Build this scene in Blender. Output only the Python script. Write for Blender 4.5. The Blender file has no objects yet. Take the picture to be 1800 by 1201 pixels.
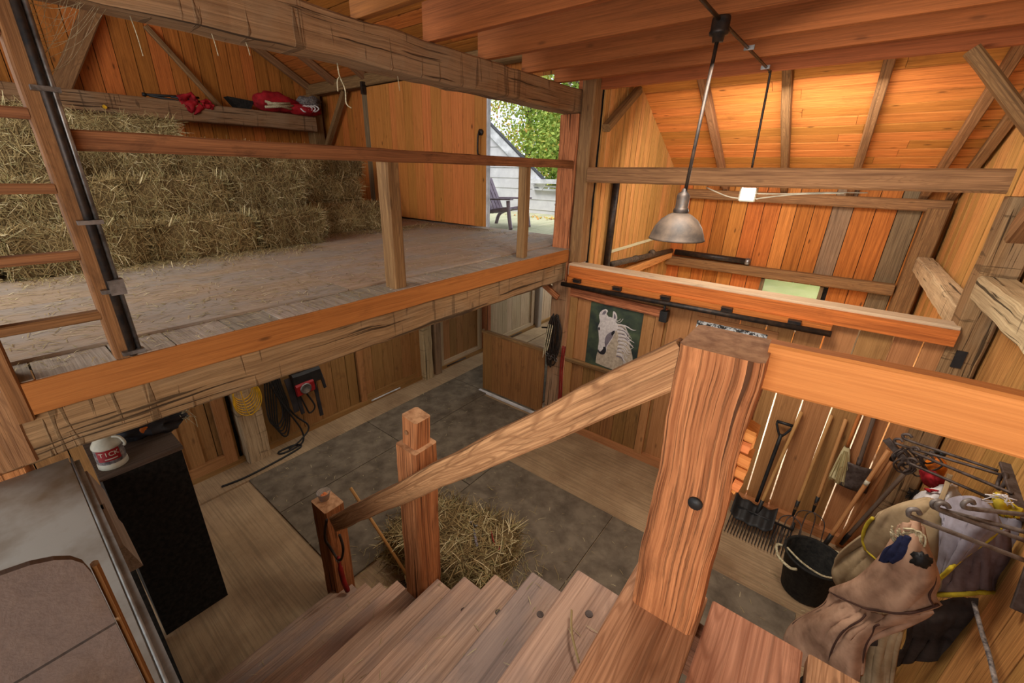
import bpy, bmesh, math, random
from mathutils import Vector, Matrix, noise as mnoise

S = bpy.context.scene
COL = S.collection
random.seed(7)
V = Vector
PI = math.pi

# ------------------------------------------------------------------ camera
H = 3.4                                   # eye height above the barn floor (metres)
CAM_R = V((0.7777655, 0.62828649, 0.01835534))
CAM_D = V((0.24418749, -0.27511697, -0.92988339))
CAM_F = V((-0.57918331, 0.72771336, -0.36739619))
FPX, CXP, CYP = 726.88, 878.28, 588.43
cd = bpy.data.cameras.new('camera')
cam = bpy.data.objects.new('camera', cd)
COL.objects.link(cam)
mw = Matrix.Identity(4)
for i in range(3):
    mw[i][0] = CAM_R[i]; mw[i][1] = -CAM_D[i]; mw[i][2] = -CAM_F[i]
mw[2][3] = H
cam.matrix_world = mw
cd.sensor_fit = 'HORIZONTAL'; cd.sensor_width = 36.0
cd.lens = FPX / 1800 * 36.0
cd.shift_x = (900 - CXP) / 1800
cd.shift_y = (CYP - 600.5) / 1800
cd.clip_start = 0.02; cd.clip_end = 300
S.camera = cam

def at(px, py, axis, val):
    """point of the barn seen at a spot of the photograph, on the plane axis = val"""
    d = CAM_R * ((px - CXP) / FPX) + CAM_D * ((py - CYP) / FPX) + CAM_F
    o = V((0, 0, H))
    return o + d * ((val - o[axis]) / d[axis])

# ------------------------------------------------------------------ world, lights, exposure
W = bpy.data.worlds.new('overcast_sky'); S.world = W
W.use_nodes = True
wn = W.node_tree.nodes; wl = W.node_tree.links
bg = wn['Background']
tc = wn.new('ShaderNodeTexCoord')
cl = wn.new('ShaderNodeTexNoise'); cl.inputs['Scale'].default_value = 2.2; cl.inputs['Detail'].default_value = 5
cr = wn.new('ShaderNodeValToRGB')
cr.color_ramp.elements[0].position = 0.35; cr.color_ramp.elements[0].color = (0.62, 0.74, 0.95, 1)
cr.color_ramp.elements[1].position = 0.62; cr.color_ramp.elements[1].color = (0.95, 0.97, 1.0, 1)
wl.new(tc.outputs['Generated'], cl.inputs['Vector']); wl.new(cl.outputs['Fac'], cr.inputs['Fac'])
wl.new(cr.outputs['Color'], bg.inputs['Color'])
bg.inputs['Strength'].default_value = 1.5

def area(name, loc, aim, sx, sy, power, col):
    l = bpy.data.lights.new(name, 'AREA'); l.shape = 'RECTANGLE'; l.size = sx; l.size_y = sy
    l.energy = power; l.color = col
    o = bpy.data.objects.new(name, l); COL.objects.link(o)
    o.location = loc
    o.rotation_euler = (V(aim) - V(loc)).to_track_quat('-Z', 'Y').to_euler()
    return o
area('behind_fill', (0.2, -2.6, 2.75), (-0.8, 3.5, 3.1), 3.2, 1.4, 118, (1.0, 0.94, 0.86))  # soft fill added behind the camera, no real lamp
area('barn_light_right', (0.95, -0.9, 3.9), (0.1, 2.2, 2.9), 0.6, 0.6, 22, (1.0, 0.85, 0.66))
area('loft_fill', (-4.6, -1.6, 5.0), (-6.2, 3.2, 2.6), 2.6, 1.6, 125, (1.0, 0.97, 0.92))  # unseen fill that brightens the hay and loft floor
area('stall_fill', (-0.7, 5.5, 3.9), (-0.7, 7.4, 2.2), 1.6, 0.6, 62, (1.0, 0.93, 0.84))  # added fill for the high bay, besides the work light
area('stall_floor_fill', (-0.4, 6.7, 1.55), (-0.4, 6.5, 0.0), 1.6, 1.2, 80, (0.96, 0.98, 1.0))  # added fill hidden by the partition, lights the stall floor
area('aisle_end_daylight', (-3.9, 9.3, 1.6), (-3.6, 4.0, 0.3), 1.6, 2.0, 230, (0.94, 0.97, 1.0))
area('tool_corner_fill', (-0.6, 2.6, 3.9), (0.3, 4.0, 0.6), 0.8, 0.8, 72, (1.0, 0.92, 0.82))  # added fill over the tools and blankets, no fixture here
area('aisle_fill', (-3.9, 2.4, 2.05), (-3.9, 2.4, 0.0), 1.4, 2.4, 15, (1.0, 0.92, 0.82))  # added fill under the loft, lifts the aisle floor
sl = bpy.data.lights.new('overcast_sun', 'SUN'); sl.energy = 2.6; sl.angle = math.radians(20); sl.color = (1, 0.97, 0.92)
so = bpy.data.objects.new('overcast_sun', sl); COL.objects.link(so); so.rotation_euler = (math.radians(30), math.radians(-22), 0)

S.view_settings.view_transform = 'Standard'
S.view_settings.look = 'None'
S.view_settings.exposure = 0.12
S.view_settings.gamma = 1.0
S.view_settings.use_curve_mapping = False

# ------------------------------------------------------------------ materials
def lin(c):
    return tuple(((x / 255) / 12.92 if x / 255 <= 0.04045 else (((x / 255) + 0.055) / 1.055) ** 2.4) for x in c) + (1.0,)

def newmat(name):
    m = bpy.data.materials.new(name); m.use_nodes = True
    nt = m.node_tree
    return m, nt, nt.nodes['Principled BSDF']

def setin(n, **kw):
    for k, v in kw.items():
        n.inputs[k.replace('_', ' ')].default_value = v

def mixcol(nt, fac, a, b, blend='MIX'):
    n = nt.nodes.new('ShaderNodeMix'); n.data_type = 'RGBA'; n.blend_type = blend
    for s, v in ((n.inputs[0], fac), (n.inputs[6], a), (n.inputs[7], b)):
        if isinstance(v, (int, float)): s.default_value = v
        elif isinstance(v, tuple): s.default_value = v
        else: nt.links.new(v, s)
    return n.outputs[2]

def ramp(nt, src, p0, p1, c0=(0, 0, 0, 1), c1=(1, 1, 1, 1)):
    r = nt.nodes.new('ShaderNodeValToRGB')
    r.color_ramp.elements[0].position = p0; r.color_ramp.elements[0].color = c0
    r.color_ramp.elements[1].position = p1; r.color_ramp.elements[1].color = c1
    nt.links.new(src, r.inputs['Fac']); return r.outputs['Color']

def gcoord(nt, sx, sy, sz):
    a = nt.nodes.new('ShaderNodeAttribute'); a.attribute_name = 'gc'
    mp = nt.nodes.new('ShaderNodeMapping'); mp.inputs['Scale'].default_value = (sx, sy, sz)
    nt.links.new(a.outputs['Vector'], mp.inputs['Vector']); return mp.outputs['Vector']

def ntex(nt, vec, scale, detail=4, rough=0.55, dist=0.0):
    n = nt.nodes.new('ShaderNodeTexNoise')
    setin(n, Scale=scale, Detail=detail, Roughness=rough, Distortion=dist)
    nt.links.new(vec, n.inputs['Vector']); return n.outputs['Fac']

def attr(nt, name='rnd'):
    a = nt.nodes.new('ShaderNodeAttribute'); a.attribute_name = name; return a.outputs['Fac']

def mathn(nt, op, a, b=0.0, c=None):
    n = nt.nodes.new('ShaderNodeMath'); n.operation = op
    for s, v in zip(n.inputs, (a, b, c)):
        if v is None: continue
        if isinstance(v, (int, float)): s.default_value = v
        else: nt.links.new(v, s)
    return n.outputs[0]

def wood(name, light, dark, var=0.22, knots=0.5, grain=0.55, rough=0.72, bump=0.25, hewn=0.0, stain=0.25, grey=None, greyamt=0.0, ring=0.25, cracks=0.0):
    m, nt, p = newmat(name)
    fine = ntex(nt, gcoord(nt, 2.2, 150, 150), 1.0, 3, 0.6, 0.3)
    mid = ntex(nt, gcoord(nt, 1.3, 38, 38), 1.0, 5, 0.65, 0.8)
    blot = ntex(nt, gcoord(nt, 1.3, 2.6, 2.6), 1.0, 4, 0.6, 0.3)
    # growth rings: contour lines of a slow noise stretched along the board
    low = ntex(nt, gcoord(nt, 0.45, 5.5, 5.5), 1.0, 2, 0.45, 0.5)
    ln = mathn(nt, 'SINE', mathn(nt, 'MULTIPLY', low, 210.0))
    ln = ramp(nt, mathn(nt, 'ADD', mathn(nt, 'MULTIPLY', ln, 0.5), 0.5), 0.45, 1.0)
    g = mathn(nt, 'ADD', mathn(nt, 'MULTIPLY', fine, 0.45), mathn(nt, 'MULTIPLY', mid, 0.55))
    gm = ramp(nt, g, 0.38, 0.62)
    gr = mathn(nt, 'MAXIMUM', mathn(nt, 'MULTIPLY', gm, 1.0), mathn(nt, 'MULTIPLY', ln, ring * 1.6))
    col = mixcol(nt, mathn(nt, 'MULTIPLY', gr, grain), lin(light), lin(dark))
    if grey:
        gy = ramp(nt, blot, 0.44, 0.60)
        col = mixcol(nt, mathn(nt, 'MULTIPLY', gy, greyamt), col, lin(grey))
    if stain:
        st = ramp(nt, ntex(nt, gcoord(nt, 3.0, 7, 7), 1.0, 7, 0.7, 0.5), 0.55, 0.72)
        col = mixcol(nt, mathn(nt, 'MULTIPLY', st, stain), col, lin(tuple(int(c * 0.45) for c in dark)))
    if knots:
        vo = nt.nodes.new('ShaderNodeTexVoronoi'); setin(vo, Scale=1.0, Randomness=1.0)
        nt.links.new(gcoord(nt, 2.3, 7.5, 7.5), vo.inputs['Vector'])
        kn = ramp(nt, vo.outputs['Distance'], 0.05, 0.12, (1, 1, 1, 1), (0, 0, 0, 1))
        col = mixcol(nt, mathn(nt, 'MULTIPLY', kn, knots), col, lin(tuple(int(c * 0.4) for c in dark)))
    ck = None
    if hewn:
        cut = ramp(nt, ntex(nt, gcoord(nt, 16, 1.3, 1.3), 1.0, 3, 0.55, 0.8), 0.61, 0.65)
        crk = ramp(nt, ntex(nt, gcoord(nt, 1.0, 38, 38), 1.0, 3, 0.5, 0.6), 0.62, 0.67)
        ck = mathn(nt, 'MAXIMUM', mathn(nt, 'MULTIPLY', cut, 0.55), crk)
    if cracks:
        crk = ramp(nt, ntex(nt, gcoord(nt, 0.7, 40, 40), 1.0, 2, 0.5, 0.4), 0.635, 0.665)
        crk2 = ramp(nt, ntex(nt, gcoord(nt, 2.4, 130, 130), 1.0, 2, 0.5, 0.4), 0.56, 0.66)
        c2 = mathn(nt, 'MAXIMUM', crk, mathn(nt, 'MULTIPLY', crk2, 0.5))
        ck = c2 if ck is None else mathn(nt, 'MAXIMUM', ck, c2)
    if ck is not None:
        col = mixcol(nt, mathn(nt, 'MULTIPLY', ck, max(hewn, cracks)), col, lin(tuple(int(c * 0.3) for c in dark)))
    # board to board difference
    r = attr(nt)
    val = mathn(nt, 'ADD', mathn(nt, 'MULTIPLY', r, 2 * var), 1.0 - var)
    hs = nt.nodes.new('ShaderNodeHueSaturation')
    nt.links.new(col, hs.inputs['Color']); nt.links.new(val, hs.inputs['Value'])
    nt.links.new(mathn(nt, 'ADD', mathn(nt, 'MULTIPLY', r, -0.016), 0.508), hs.inputs['Hue'])
    nt.links.new(hs.outputs['Color'], p.inputs['Base Color'])
    p.inputs['Roughness'].default_value = rough
    p.inputs['Specular IOR Level'].default_value = 0.2
    b = nt.nodes.new('ShaderNodeBump'); setin(b, Strength=bump, Distance=0.01)
    bh = mathn(nt, 'SUBTRACT', g, mathn(nt, 'MULTIPLY', ln, 0.25 * ring))
    if ck is not None: bh = mathn(nt, 'SUBTRACT', mathn(nt, 'MULTIPLY', bh, 0.6), mathn(nt, 'MULTIPLY', ck, 0.9))
    nt.links.new(bh, b.inputs['Height']); nt.links.new(b.outputs['Normal'], p.inputs['Normal'])
    return m

def plain(name, c, rough=0.6, metal=0.0, c2=None, nscale=12.0, bump=0.0, spec=0.3, var=0.0, emit=0.0, lo=0.38, hi=0.66):
    m, nt, p = newmat(name)
    t = nt.nodes.new('ShaderNodeTexCoord')
    n1 = ntex(nt, t.outputs['Object'], nscale, 5, 0.6, 0.2)
    col = mixcol(nt, ramp(nt, n1, lo, hi), lin(c), lin(c2 if c2 else tuple(int(x * 0.78) for x in c)))
    if var:
        hs = nt.nodes.new('ShaderNodeHueSaturation')
        nt.links.new(col, hs.inputs['Color'])
        nt.links.new(mathn(nt, 'ADD', mathn(nt, 'MULTIPLY', attr(nt), 2 * var), 1 - var), hs.inputs['Value'])
        col = hs.outputs['Color']
    nt.links.new(col, p.inputs['Base Color'])
    setin(p, Roughness=rough, Metallic=metal); p.inputs['Specular IOR Level'].default_value = spec
    if bump:
        b = nt.nodes.new('ShaderNodeBump'); setin(b, Strength=bump, Distance=0.01)
        nt.links.new(n1, b.inputs['Height']); nt.links.new(b.outputs['Normal'], p.inputs['Normal'])
    if emit:
        p.inputs['Emission Color'].default_value = lin(c); p.inputs['Emission Strength'].default_value = emit
    return m

M = {}
M['orange'] = wood('orange_pine', (212, 138, 66), (142, 82, 32), var=0.2, knots=0.7, grain=0.8)
M['orange_deep'] = wood('deep_orange_pine', (194, 116, 50), (120, 66, 24), var=0.22, knots=0.7, grain=0.8)
M['honey'] = wood('honey_pine', (208, 154, 88), (130, 86, 40), var=0.18, knots=0.4, grain=0.85, ring=0.3)
M['slab'] = wood('varnished_pine', (208, 132, 68), (150, 86, 36), var=0.14, knots=1.0, grain=0.7, rough=0.5)
M['greyboard'] = wood('weathered_grey_board', (146, 120, 90), (82, 62, 44), var=0.15, knots=0.3, grain=0.8)
M['hewn'] = wood('hand_hewn_timber', (164, 126, 90), (94, 64, 40), var=0.08, knots=0.2, grain=0.8, hewn=0.8, rough=0.9, bump=0.8, grey=(148, 124, 98), greyamt=0.45, ring=0.15)
M['hewn_pale'] = wood('pale_hewn_timber', (196, 172, 134), (124, 98, 66), var=0.08, knots=0.15, grain=0.7, hewn=0.85, rough=0.9, bump=0.8, ring=0.1)
M['sawn_grey'] = wood('grey_brown_sawn_timber', (156, 116, 76), (90, 60, 36), var=0.1, knots=0.35, grain=0.85, ring=0.4, bump=0.3, cracks=0.35)
M['joist'] = wood('sawn_orange_joist', (158, 92, 46), (104, 58, 26), var=0.08, knots=0.4, grain=0.7, stain=0.15)
M['fascia'] = wood('orange_fascia_board', (176, 106, 54), (124, 68, 30), var=0.06, knots=0.6, grain=0.6)
M['rail'] = wood('red_brown_rail', (148, 98, 60), (84, 50, 28), var=0.12, knots=0.3, grain=0.85, stain=0.6)
M['newel'] = wood('old_newel_timber', (196, 128, 82), (120, 66, 36), var=0.05, knots=0.5, grain=0.9, bump=0.8, ring=0.3, rough=0.85, cracks=0.85, stain=0.35)
M['handrail'] = wood('rubbed_handrail', (196, 144, 100), (112, 68, 40), var=0.05, knots=0.2, grain=0.85, ring=0.5, bump=0.5, cracks=0.4, stain=0.35)
M['landing_rail'] = wood('bright_orange_plank', (208, 130, 70), (168, 94, 44), var=0.05, knots=0.15, grain=0.7, ring=0.3, stain=0.15)
M['tread'] = wood('worn_stair_tread', (198, 164, 138), (132, 102, 82), var=0.1, knots=0.3, grain=0.75, grey=(132, 120, 116), greyamt=0.65, bump=0.4, stain=0.3, cracks=0.22)
M['landing'] = wood('landing_plank', (196, 144, 108), (128, 82, 54), var=0.07, knots=0.3, grain=0.85, ring=0.5, stain=0.3, cracks=0.3)
M['ply'] = wood('brown_stall_board', (168, 122, 74), (110, 74, 38), var=0.15, knots=0.4, grain=0.6, stain=0.45)
M['ply_pale'] = wood('pale_stall_board', (196, 172, 140), (146, 118, 86), var=0.1, knots=0.3, grain=0.6)
M['tanboard'] = wood('tan_partition_board', (178, 126, 78), (124, 80, 42), var=0.1, knots=0.5, grain=0.65)
M['gate'] = wood('dull_gate_board', (150, 106, 60), (88, 56, 28), var=0.14, knots=0.4, grain=0.7, stain=0.5)
M['osb'] = wood('dusty_loft_sheet', (178, 154, 130), (124, 100, 80), var=0.08, knots=0.0, grain=0.6, stain=0.35, grey=(146, 142, 138), greyamt=0.5, ring=0.0, bump=0.5)
M['edgeboard'] = wood('grey_edge_board', (166, 152, 136), (106, 92, 78), var=0.14, knots=0.1, grain=0.7)
M['toolwood'] = wood('tool_handle_wood', (196, 144, 90), (136, 90, 48), var=0.1, knots=0.0, grain=0.5, rough=0.5, stain=0.2)
M['oldhandle'] = wood('grey_tool_handle', (122, 102, 88), (66, 54, 46), var=0.1, knots=0.0, grain=0.7)
M['darkplank'] = wood('dark_foreground_plank', (104, 86, 74), (66, 50, 42), var=0.03, knots=0.0, grain=0.5, bump=0.15, rough=0.45, grey=(104, 98, 100), greyamt=0.4, ring=0.1)
M['siding'] = plain('grey_house_siding', (206, 204, 204), 0.6, c2=(188, 186, 188), nscale=3)
M['trimwhite'] = plain('pale_house_trim', (222, 222, 224), 0.5, nscale=4)
M['roofdark'] = plain('dark_roof_edge', (70, 68, 72), 0.7)
M['deckmoss'] = wood('mossy_deck_board', (196, 192, 158), (138, 144, 104), var=0.1, knots=0.0, grain=0.4)
M['blackpipe'] = plain('black_iron', (34, 31, 30), 0.45, 0.3, c2=(62, 48, 38), nscale=22, bump=0.1)
M['rustpipe'] = plain('dusty_iron_pipe', (92, 78, 62), 0.7, 0.2, c2=(52, 44, 38), nscale=18, bump=0.2)
M['rust'] = plain('rusty_steel', (92, 80, 74), 0.6, 0.4, c2=(60, 46, 38), nscale=20, bump=0.2)
M['steel'] = plain('worn_steel', (150, 148, 146), 0.4, 0.8, c2=(96, 92, 88), nscale=15)
M['shade'] = plain('dusty_lamp_shade', (82, 68, 56), 0.6, 0.1, c2=(48, 41, 36), nscale=9)
M['black'] = plain('black_plastic', (26, 25, 25), 0.5, c2=(38, 36, 34), nscale=15, bump=0.05)
M['rubber'] = plain('black_rubber', (24, 23, 22), 0.75, c2=(44, 42, 38), nscale=30, bump=0.25, spec=0.2)
M['mat'] = plain('grey_rubber_mat', (114, 102, 86), 0.9, c2=(82, 72, 60), nscale=5, bump=0.25, spec=0.15, var=0.1)
M['white'] = plain('off_white_plastic', (208, 200, 176), 0.5, nscale=6)
M['labelred'] = plain('red_label', (150, 26, 28), 0.5, c2=(120, 20, 24))
M['labelgrey'] = plain('dark_label', (62, 58, 60), 0.5, c2=(150, 140, 132), nscale=40)
M['cyellow'] = plain('yellow_hose', (226, 172, 34), 0.45)
M['red'] = plain('red_cloth', (168, 26, 34), 0.8, c2=(120, 14, 22), nscale=8)
M['orangeplastic'] = plain('orange_plastic', (232, 122, 30), 0.45)
M['redplastic'] = plain('red_strap', (136, 28, 24), 0.55)
M['ropewhite'] = plain('pale_rope', (196, 184, 150), 0.9, c2=(140, 126, 96), nscale=60, bump=0.5)
M['cloth_brown'] = plain('brown_blanket_canvas', (178, 142, 116), 0.92, c2=(128, 98, 78), nscale=6, bump=0.15, spec=0.1)
M['cloth_tan'] = plain('olive_tan_canvas', (176, 152, 118), 0.92, c2=(138, 116, 86), nscale=6, bump=0.15, spec=0.1)
M['cloth_grey'] = plain('blue_grey_canvas', (150, 144, 152), 0.92, c2=(112, 102, 104), nscale=5, bump=0.15, spec=0.1)
M['cloth_mauve'] = plain('grey_brown_quilt', (124, 104, 100), 0.92, c2=(86, 64, 58), nscale=6, bump=0.2, spec=0.1)
M['cloth_dark'] = plain('dark_blanket', (66, 56, 50), 0.92, c2=(42, 34, 30), nscale=7, bump=0.15, spec=0.1)
M['cloth_navy'] = plain('navy_cloth', (44, 48, 78), 0.9, c2=(30, 32, 52), nscale=12, spec=0.1)
M['cloth_black'] = plain('charcoal_nylon', (50, 46, 48), 0.6, c2=(30, 28, 30), nscale=8, bump=0.1)
M['cloth_white'] = plain('white_cloth', (226, 218, 214), 0.85, nscale=8)
M['yellowtrim'] = plain('yellow_binding', (198, 172, 40), 0.8, c2=(160, 138, 40), nscale=15)
M['browntrim'] = plain('dark_brown_piping', (74, 48, 38), 0.8)
M['fruit'] = plain('peach_fruit', (236, 160, 90), 0.5, c2=(214, 90, 66), nscale=9)
M['shavings'] = plain('bounce_shavings', (226, 212, 184), 0.95, c2=(196, 174, 138), nscale=30, bump=0.4)
M['armsteel'] = plain('grey_rack_steel', (120, 112, 106), 0.5, 0.3, c2=(84, 72, 64), nscale=25)
M['endgrain'] = plain('pale_end_grain', (204, 158, 116), 0.85, c2=(158, 112, 76), nscale=26, bump=0.3)
M['bulb'] = plain('bulb_glow', (255, 250, 240), 0.4, emit=9.0)
M['bark'] = plain('tree_bark', (110, 96, 84), 0.9, c2=(70, 60, 52), nscale=8, bump=0.4)
M['grass'] = plain('meadow_grass', (132, 158, 78), 0.95, c2=(170, 180, 110), nscale=3, bump=0.2)

def concrete():
    m, nt, p = newmat('broomed_concrete')
    t = nt.nodes.new('ShaderNodeTexCoord')
    mp = nt.nodes.new('ShaderNodeMapping'); mp.inputs['Scale'].default_value = (1.5, 55, 1)
    nt.links.new(t.outputs['Object'], mp.inputs['Vector'])
    br = ntex(nt, mp.outputs['Vector'], 1.0, 3, 0.6)
    bl = ntex(nt, t.outputs['Object'], 1.4, 6, 0.65)
    col = mixcol(nt, ramp(nt, bl, 0.35, 0.68), lin((178, 150, 114)), lin((132, 104, 74)))
    col = mixcol(nt, mathn(nt, 'MULTIPLY', ramp(nt, br, 0.45, 0.62), 0.35), col, lin((92, 76, 54)))
    nt.links.new(col, p.inputs['Base Color']); setin(p, Roughness=0.85)
    b = nt.nodes.new('ShaderNodeBump'); setin(b, Strength=0.35, Distance=0.005)
    nt.links.new(br, b.inputs['Height']); nt.links.new(b.outputs['Normal'], p.inputs['Normal'])
    return m
M['concrete'] = concrete()

def zinc():
    m, nt, p = newmat('galvanised_sheet')
    t = nt.nodes.new('ShaderNodeTexCoord')
    n1 = ntex(nt, t.outputs['Object'], 3.0, 5, 0.6)
    col = mixcol(nt, ramp(nt, n1, 0.4, 0.65), lin((142, 138, 130)), lin((104, 88, 70)))
    nt.links.new(col, p.inputs['Base Color']); setin(p, Roughness=0.45, Metallic=0.25)
    return m
M['zinc'] = zinc()

def strawmat(name, stops):
    m, nt, p = newmat(name)
    r = nt.nodes.new('ShaderNodeValToRGB')
    els = r.color_ramp.elements
    els[0].position = stops[0][0]; els[0].color = lin(stops[0][1])
    els[1].position = stops[-1][0]; els[1].color = lin(stops[-1][1])
    for pos, c in stops[1:-1]:
        e = els.new(pos); e.color = lin(c)
    nt.links.new(attr(nt), r.inputs['Fac'])
    oi = nt.nodes.new('ShaderNodeObjectInfo')
    hs = nt.nodes.new('ShaderNodeHueSaturation')
    nt.links.new(r.outputs['Color'], hs.inputs['Color'])
    nt.links.new(mathn(nt, 'ADD', mathn(nt, 'MULTIPLY', oi.outputs['Random'], 0.3), 0.85), hs.inputs['Value'])
    nt.links.new(hs.outputs['Color'], p.inputs['Base Color'])
    setin(p, Roughness=0.8); p.inputs['Specular IOR Level'].default_value = 0.15
    return m
M['hay'] = strawmat('dry_hay', [(0.0, (82, 66, 42)), (0.3, (128, 106, 68)), (0.6, (168, 146, 100)), (0.8, (136, 128, 84)), (1.0, (220, 204, 160))])
M['leaf'] = strawmat('autumn_leaves', [(0.0, (74, 98, 40)), (0.35, (122, 148, 62)), (0.6, (164, 180, 84)), (0.85, (206, 190, 90)), (1.0, (210, 140, 74))])

def glassmat():
    m, nt, p = newmat('clear_plastic')
    setin(p, Roughness=0.1); p.inputs['Transmission Weight'].default_value = 0.85
    p.inputs['Base Color'].default_value = (0.95, 0.9, 0.85, 1); p.inputs['IOR'].default_value = 1.2
    return m
M['clear'] = glassmat()
def spots():
    m, nt, p = newmat('black_white_print')
    t = nt.nodes.new('ShaderNodeTexCoord')
    n1 = ntex(nt, t.outputs['Object'], 28.0, 5, 0.7)
    nt.links.new(ramp(nt, n1, 0.46, 0.54, lin((34, 34, 32)), lin((206, 208, 206))), p.inputs['Base Color'])
    setin(p, Roughness=0.5); return m
M['print'] = spots()
def posterbg():
    m, nt, p = newmat('dark_green_print')
    t = nt.nodes.new('ShaderNodeTexCoord')
    n1 = ntex(nt, t.outputs['Object'], 5.0, 4, 0.6)
    nt.links.new(ramp(nt, n1, 0.35, 0.7, lin((40, 48, 46)), lin((80, 92, 66))), p.inputs['Base Color'])
    setin(p, Roughness=0.35); return m
M['posterbg'] = posterbg()

# ------------------------------------------------------------------ mesh builder
WL = {}
class MB:
    def __init__(s): s.v = []; s.f = []; s.g = []; s.r = []; s.m = []; s.sm = []
    def add(s, vs, fs, gs=None, rnd=None, mat=0, smooth=False):
        b = len(s.v); s.v += [V(p) for p in vs]
        s.g += list(gs) if gs is not None else [tuple(p) for p in vs]
        if rnd is None: rnd = random.random()
        s.r += [rnd] * len(vs)
        for f in fs:
            s.f.append([b + i for i in f]); s.m.append(mat); s.sm.append(smooth)
        return s
    def hexa(s, c, rnd=None, mat=0):
        """c: four corners of one end, then the four of the other; the grain runs from end to end"""
        c = [V(p) for p in c]
        a = (c[4] - c[0]).normalized(); u = (c[1] - c[0]).normalized(); w = (c[3] - c[0]).normalized()
        off = V((random.uniform(0, 40), random.uniform(0, 40), random.uniform(0, 40)))
        gs = [tuple(V(((p - c[0]).dot(a), (p - c[0]).dot(u), (p - c[0]).dot(w))) + off) for p in c]
        fs = [[3, 2, 1, 0], [4, 5, 6, 7], [0, 1, 5, 4], [1, 2, 6, 5], [2, 3, 7, 6], [3, 0, 4, 7]]
        if (c[1] - c[0]).cross(c[3] - c[0]).dot(a) < 0: fs = [f[::-1] for f in fs]
        return s.add(c, fs, gs, rnd, mat)
    def box(s, x0, x1, y0, y1, z0, z1, along='x', rnd=None, mat=0):
        if along == 'x': c = [(x0, y0, z0), (x0, y1, z0), (x0, y1, z1), (x0, y0, z1), (x1, y0, z0), (x1, y1, z0), (x1, y1, z1), (x1, y0, z1)]
        elif along == 'y': c = [(x0, y0, z0), (x1, y0, z0), (x1, y0, z1), (x0, y0, z1), (x0, y1, z0), (x1, y1, z0), (x1, y1, z1), (x0, y1, z1)]
        else: c = [(x0, y0, z0), (x1, y0, z0), (x1, y1, z0), (x0, y1, z0), (x0, y0, z1), (x1, y0, z1), (x1, y1, z1), (x0, y1, z1)]
        return s.hexa(c, rnd, mat)
    def timber(s, p0, p1, w, h, up=(0, 0, 1), n=10, rough=0.006, ch=0.014, rnd=None, mat=0, taper=1.0, cap=None):
        """chamfered beam between two centre points, w across, h along up, with uneven faces"""
        p0 = V(p0); p1 = V(p1); a = (p1 - p0); L = a.length; a.normalize()
        upv = V(up); u = a.cross(upv)
        if u.length < 1e-6: u = a.cross(V((1, 0, 0)))
        u.normalize(); t = u.cross(a).normalized()
        off = V((random.uniform(0, 40), random.uniform(0, 40), random.uniform(0, 40)))
        prof = [(-w / 2 + ch, -h / 2), (w / 2 - ch, -h / 2), (w / 2, -h / 2 + ch), (w / 2, h / 2 - ch), (w / 2 - ch, h / 2), (-w / 2 + ch, h / 2), (-w / 2, h / 2 - ch), (-w / 2, -h / 2 + ch)]
        vs = []; gs = []
        for i in range(n + 1):
            k = i / n; sc = 1 + (taper - 1) * k
            for (x, y) in prof:
                q = p0 + a * (L * k) + u * (x * sc) + t * (y * sc)
                if rough:
                    d = mnoise.noise_vector(q * 4.0 + off) * rough + mnoise.noise_vector(q * 13.0 + off) * rough * 0.5
                    q = q + d - a * d.dot(a)
                vs.append(q); gs.append(tuple(V((L * k, x, y)) + off))
        fs = []
        for i in range(n):
            for j in range(8):
                fs.append([i * 8 + j, i * 8 + (j + 1) % 8, (i + 1) * 8 + (j + 1) % 8, (i + 1) * 8 + j])
        fs.append(list(range(7, -1, -1))); fs.append([n * 8 + j for j in range(8)])
        k0 = len(s.m); s.add(vs, fs, gs, rnd, mat)
        if cap is not None: s.m[k0 + n * 8 + 1] = cap
        return s
    def tube(s, pts, r, sides=8, mat=0, caps=True, closed=False, rnd=None):
        pts = [V(p) for p in pts]; n = len(pts)
        rs = r if isinstance(r, (list, tuple)) else [r] * n
        vs = []; fs = []; ref = None
        for i, p in enumerate(pts):
            if closed: d = pts[(i + 1) % n] - pts[i - 1]
            else: d = pts[min(i + 1, n - 1)] - pts[max(i - 1, 0)]
            if d.length < 1e-9: d = V((0, 0, 1))
            d.normalize()
            if ref is None:
                ref = d.orthogonal().normalized()
            ref = (ref - d * ref.dot(d))
            if ref.length < 1e-6: ref = d.orthogonal()
            ref.normalize(); b = d.cross(ref)
            for j in range(sides):
                an = 2 * PI * j / sides
                vs.append(p + (ref * math.cos(an) + b * math.sin(an)) * rs[i])
        m = n if closed else n - 1
        for i in range(m):
            for j in range(sides):
                a0 = i * sides; a1 = ((i + 1) % n) * sides
                fs.append([a0 + j, a0 + (j + 1) % sides, a1 + (j + 1) % sides, a1 + j])
        if caps and not closed:
            fs.append(list(range(sides - 1, -1, -1))); fs.append([(n - 1) * sides + j for j in range(sides)])
        gs = []
        L = 0.0
        for i in range(n):
            if i: L += (pts[i] - pts[i - 1]).length
            for j in range(sides): gs.append((L, r if not isinstance(r, (list, tuple)) else rs[i], j * 0.01))
        return s.add(vs, fs, gs, rnd, mat, True)
    def lathe(s, c, prof, sides=24, mat=0, axis=(0, 0, 1), smooth=True, sx=1.0):
        """prof: (radius, height) pairs up the axis from c"""
        c = V(c); ax = V(axis).normalized(); u = ax.orthogonal().normalized(); w = ax.cross(u)
        vs = []; fs = []
        for (r, z) in prof:
            for j in range(sides):
                an = 2 * PI * j / sides
                vs.append(c + ax * z + u * (math.cos(an) * r * sx) + w * (math.sin(an) * r))
        for i in range(len(prof) - 1):
            for j in range(sides):
                fs.append([i * sides + j, i * sides + (j + 1) % sides, (i + 1) * sides + (j + 1) % sides, (i + 1) * sides + j])
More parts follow.
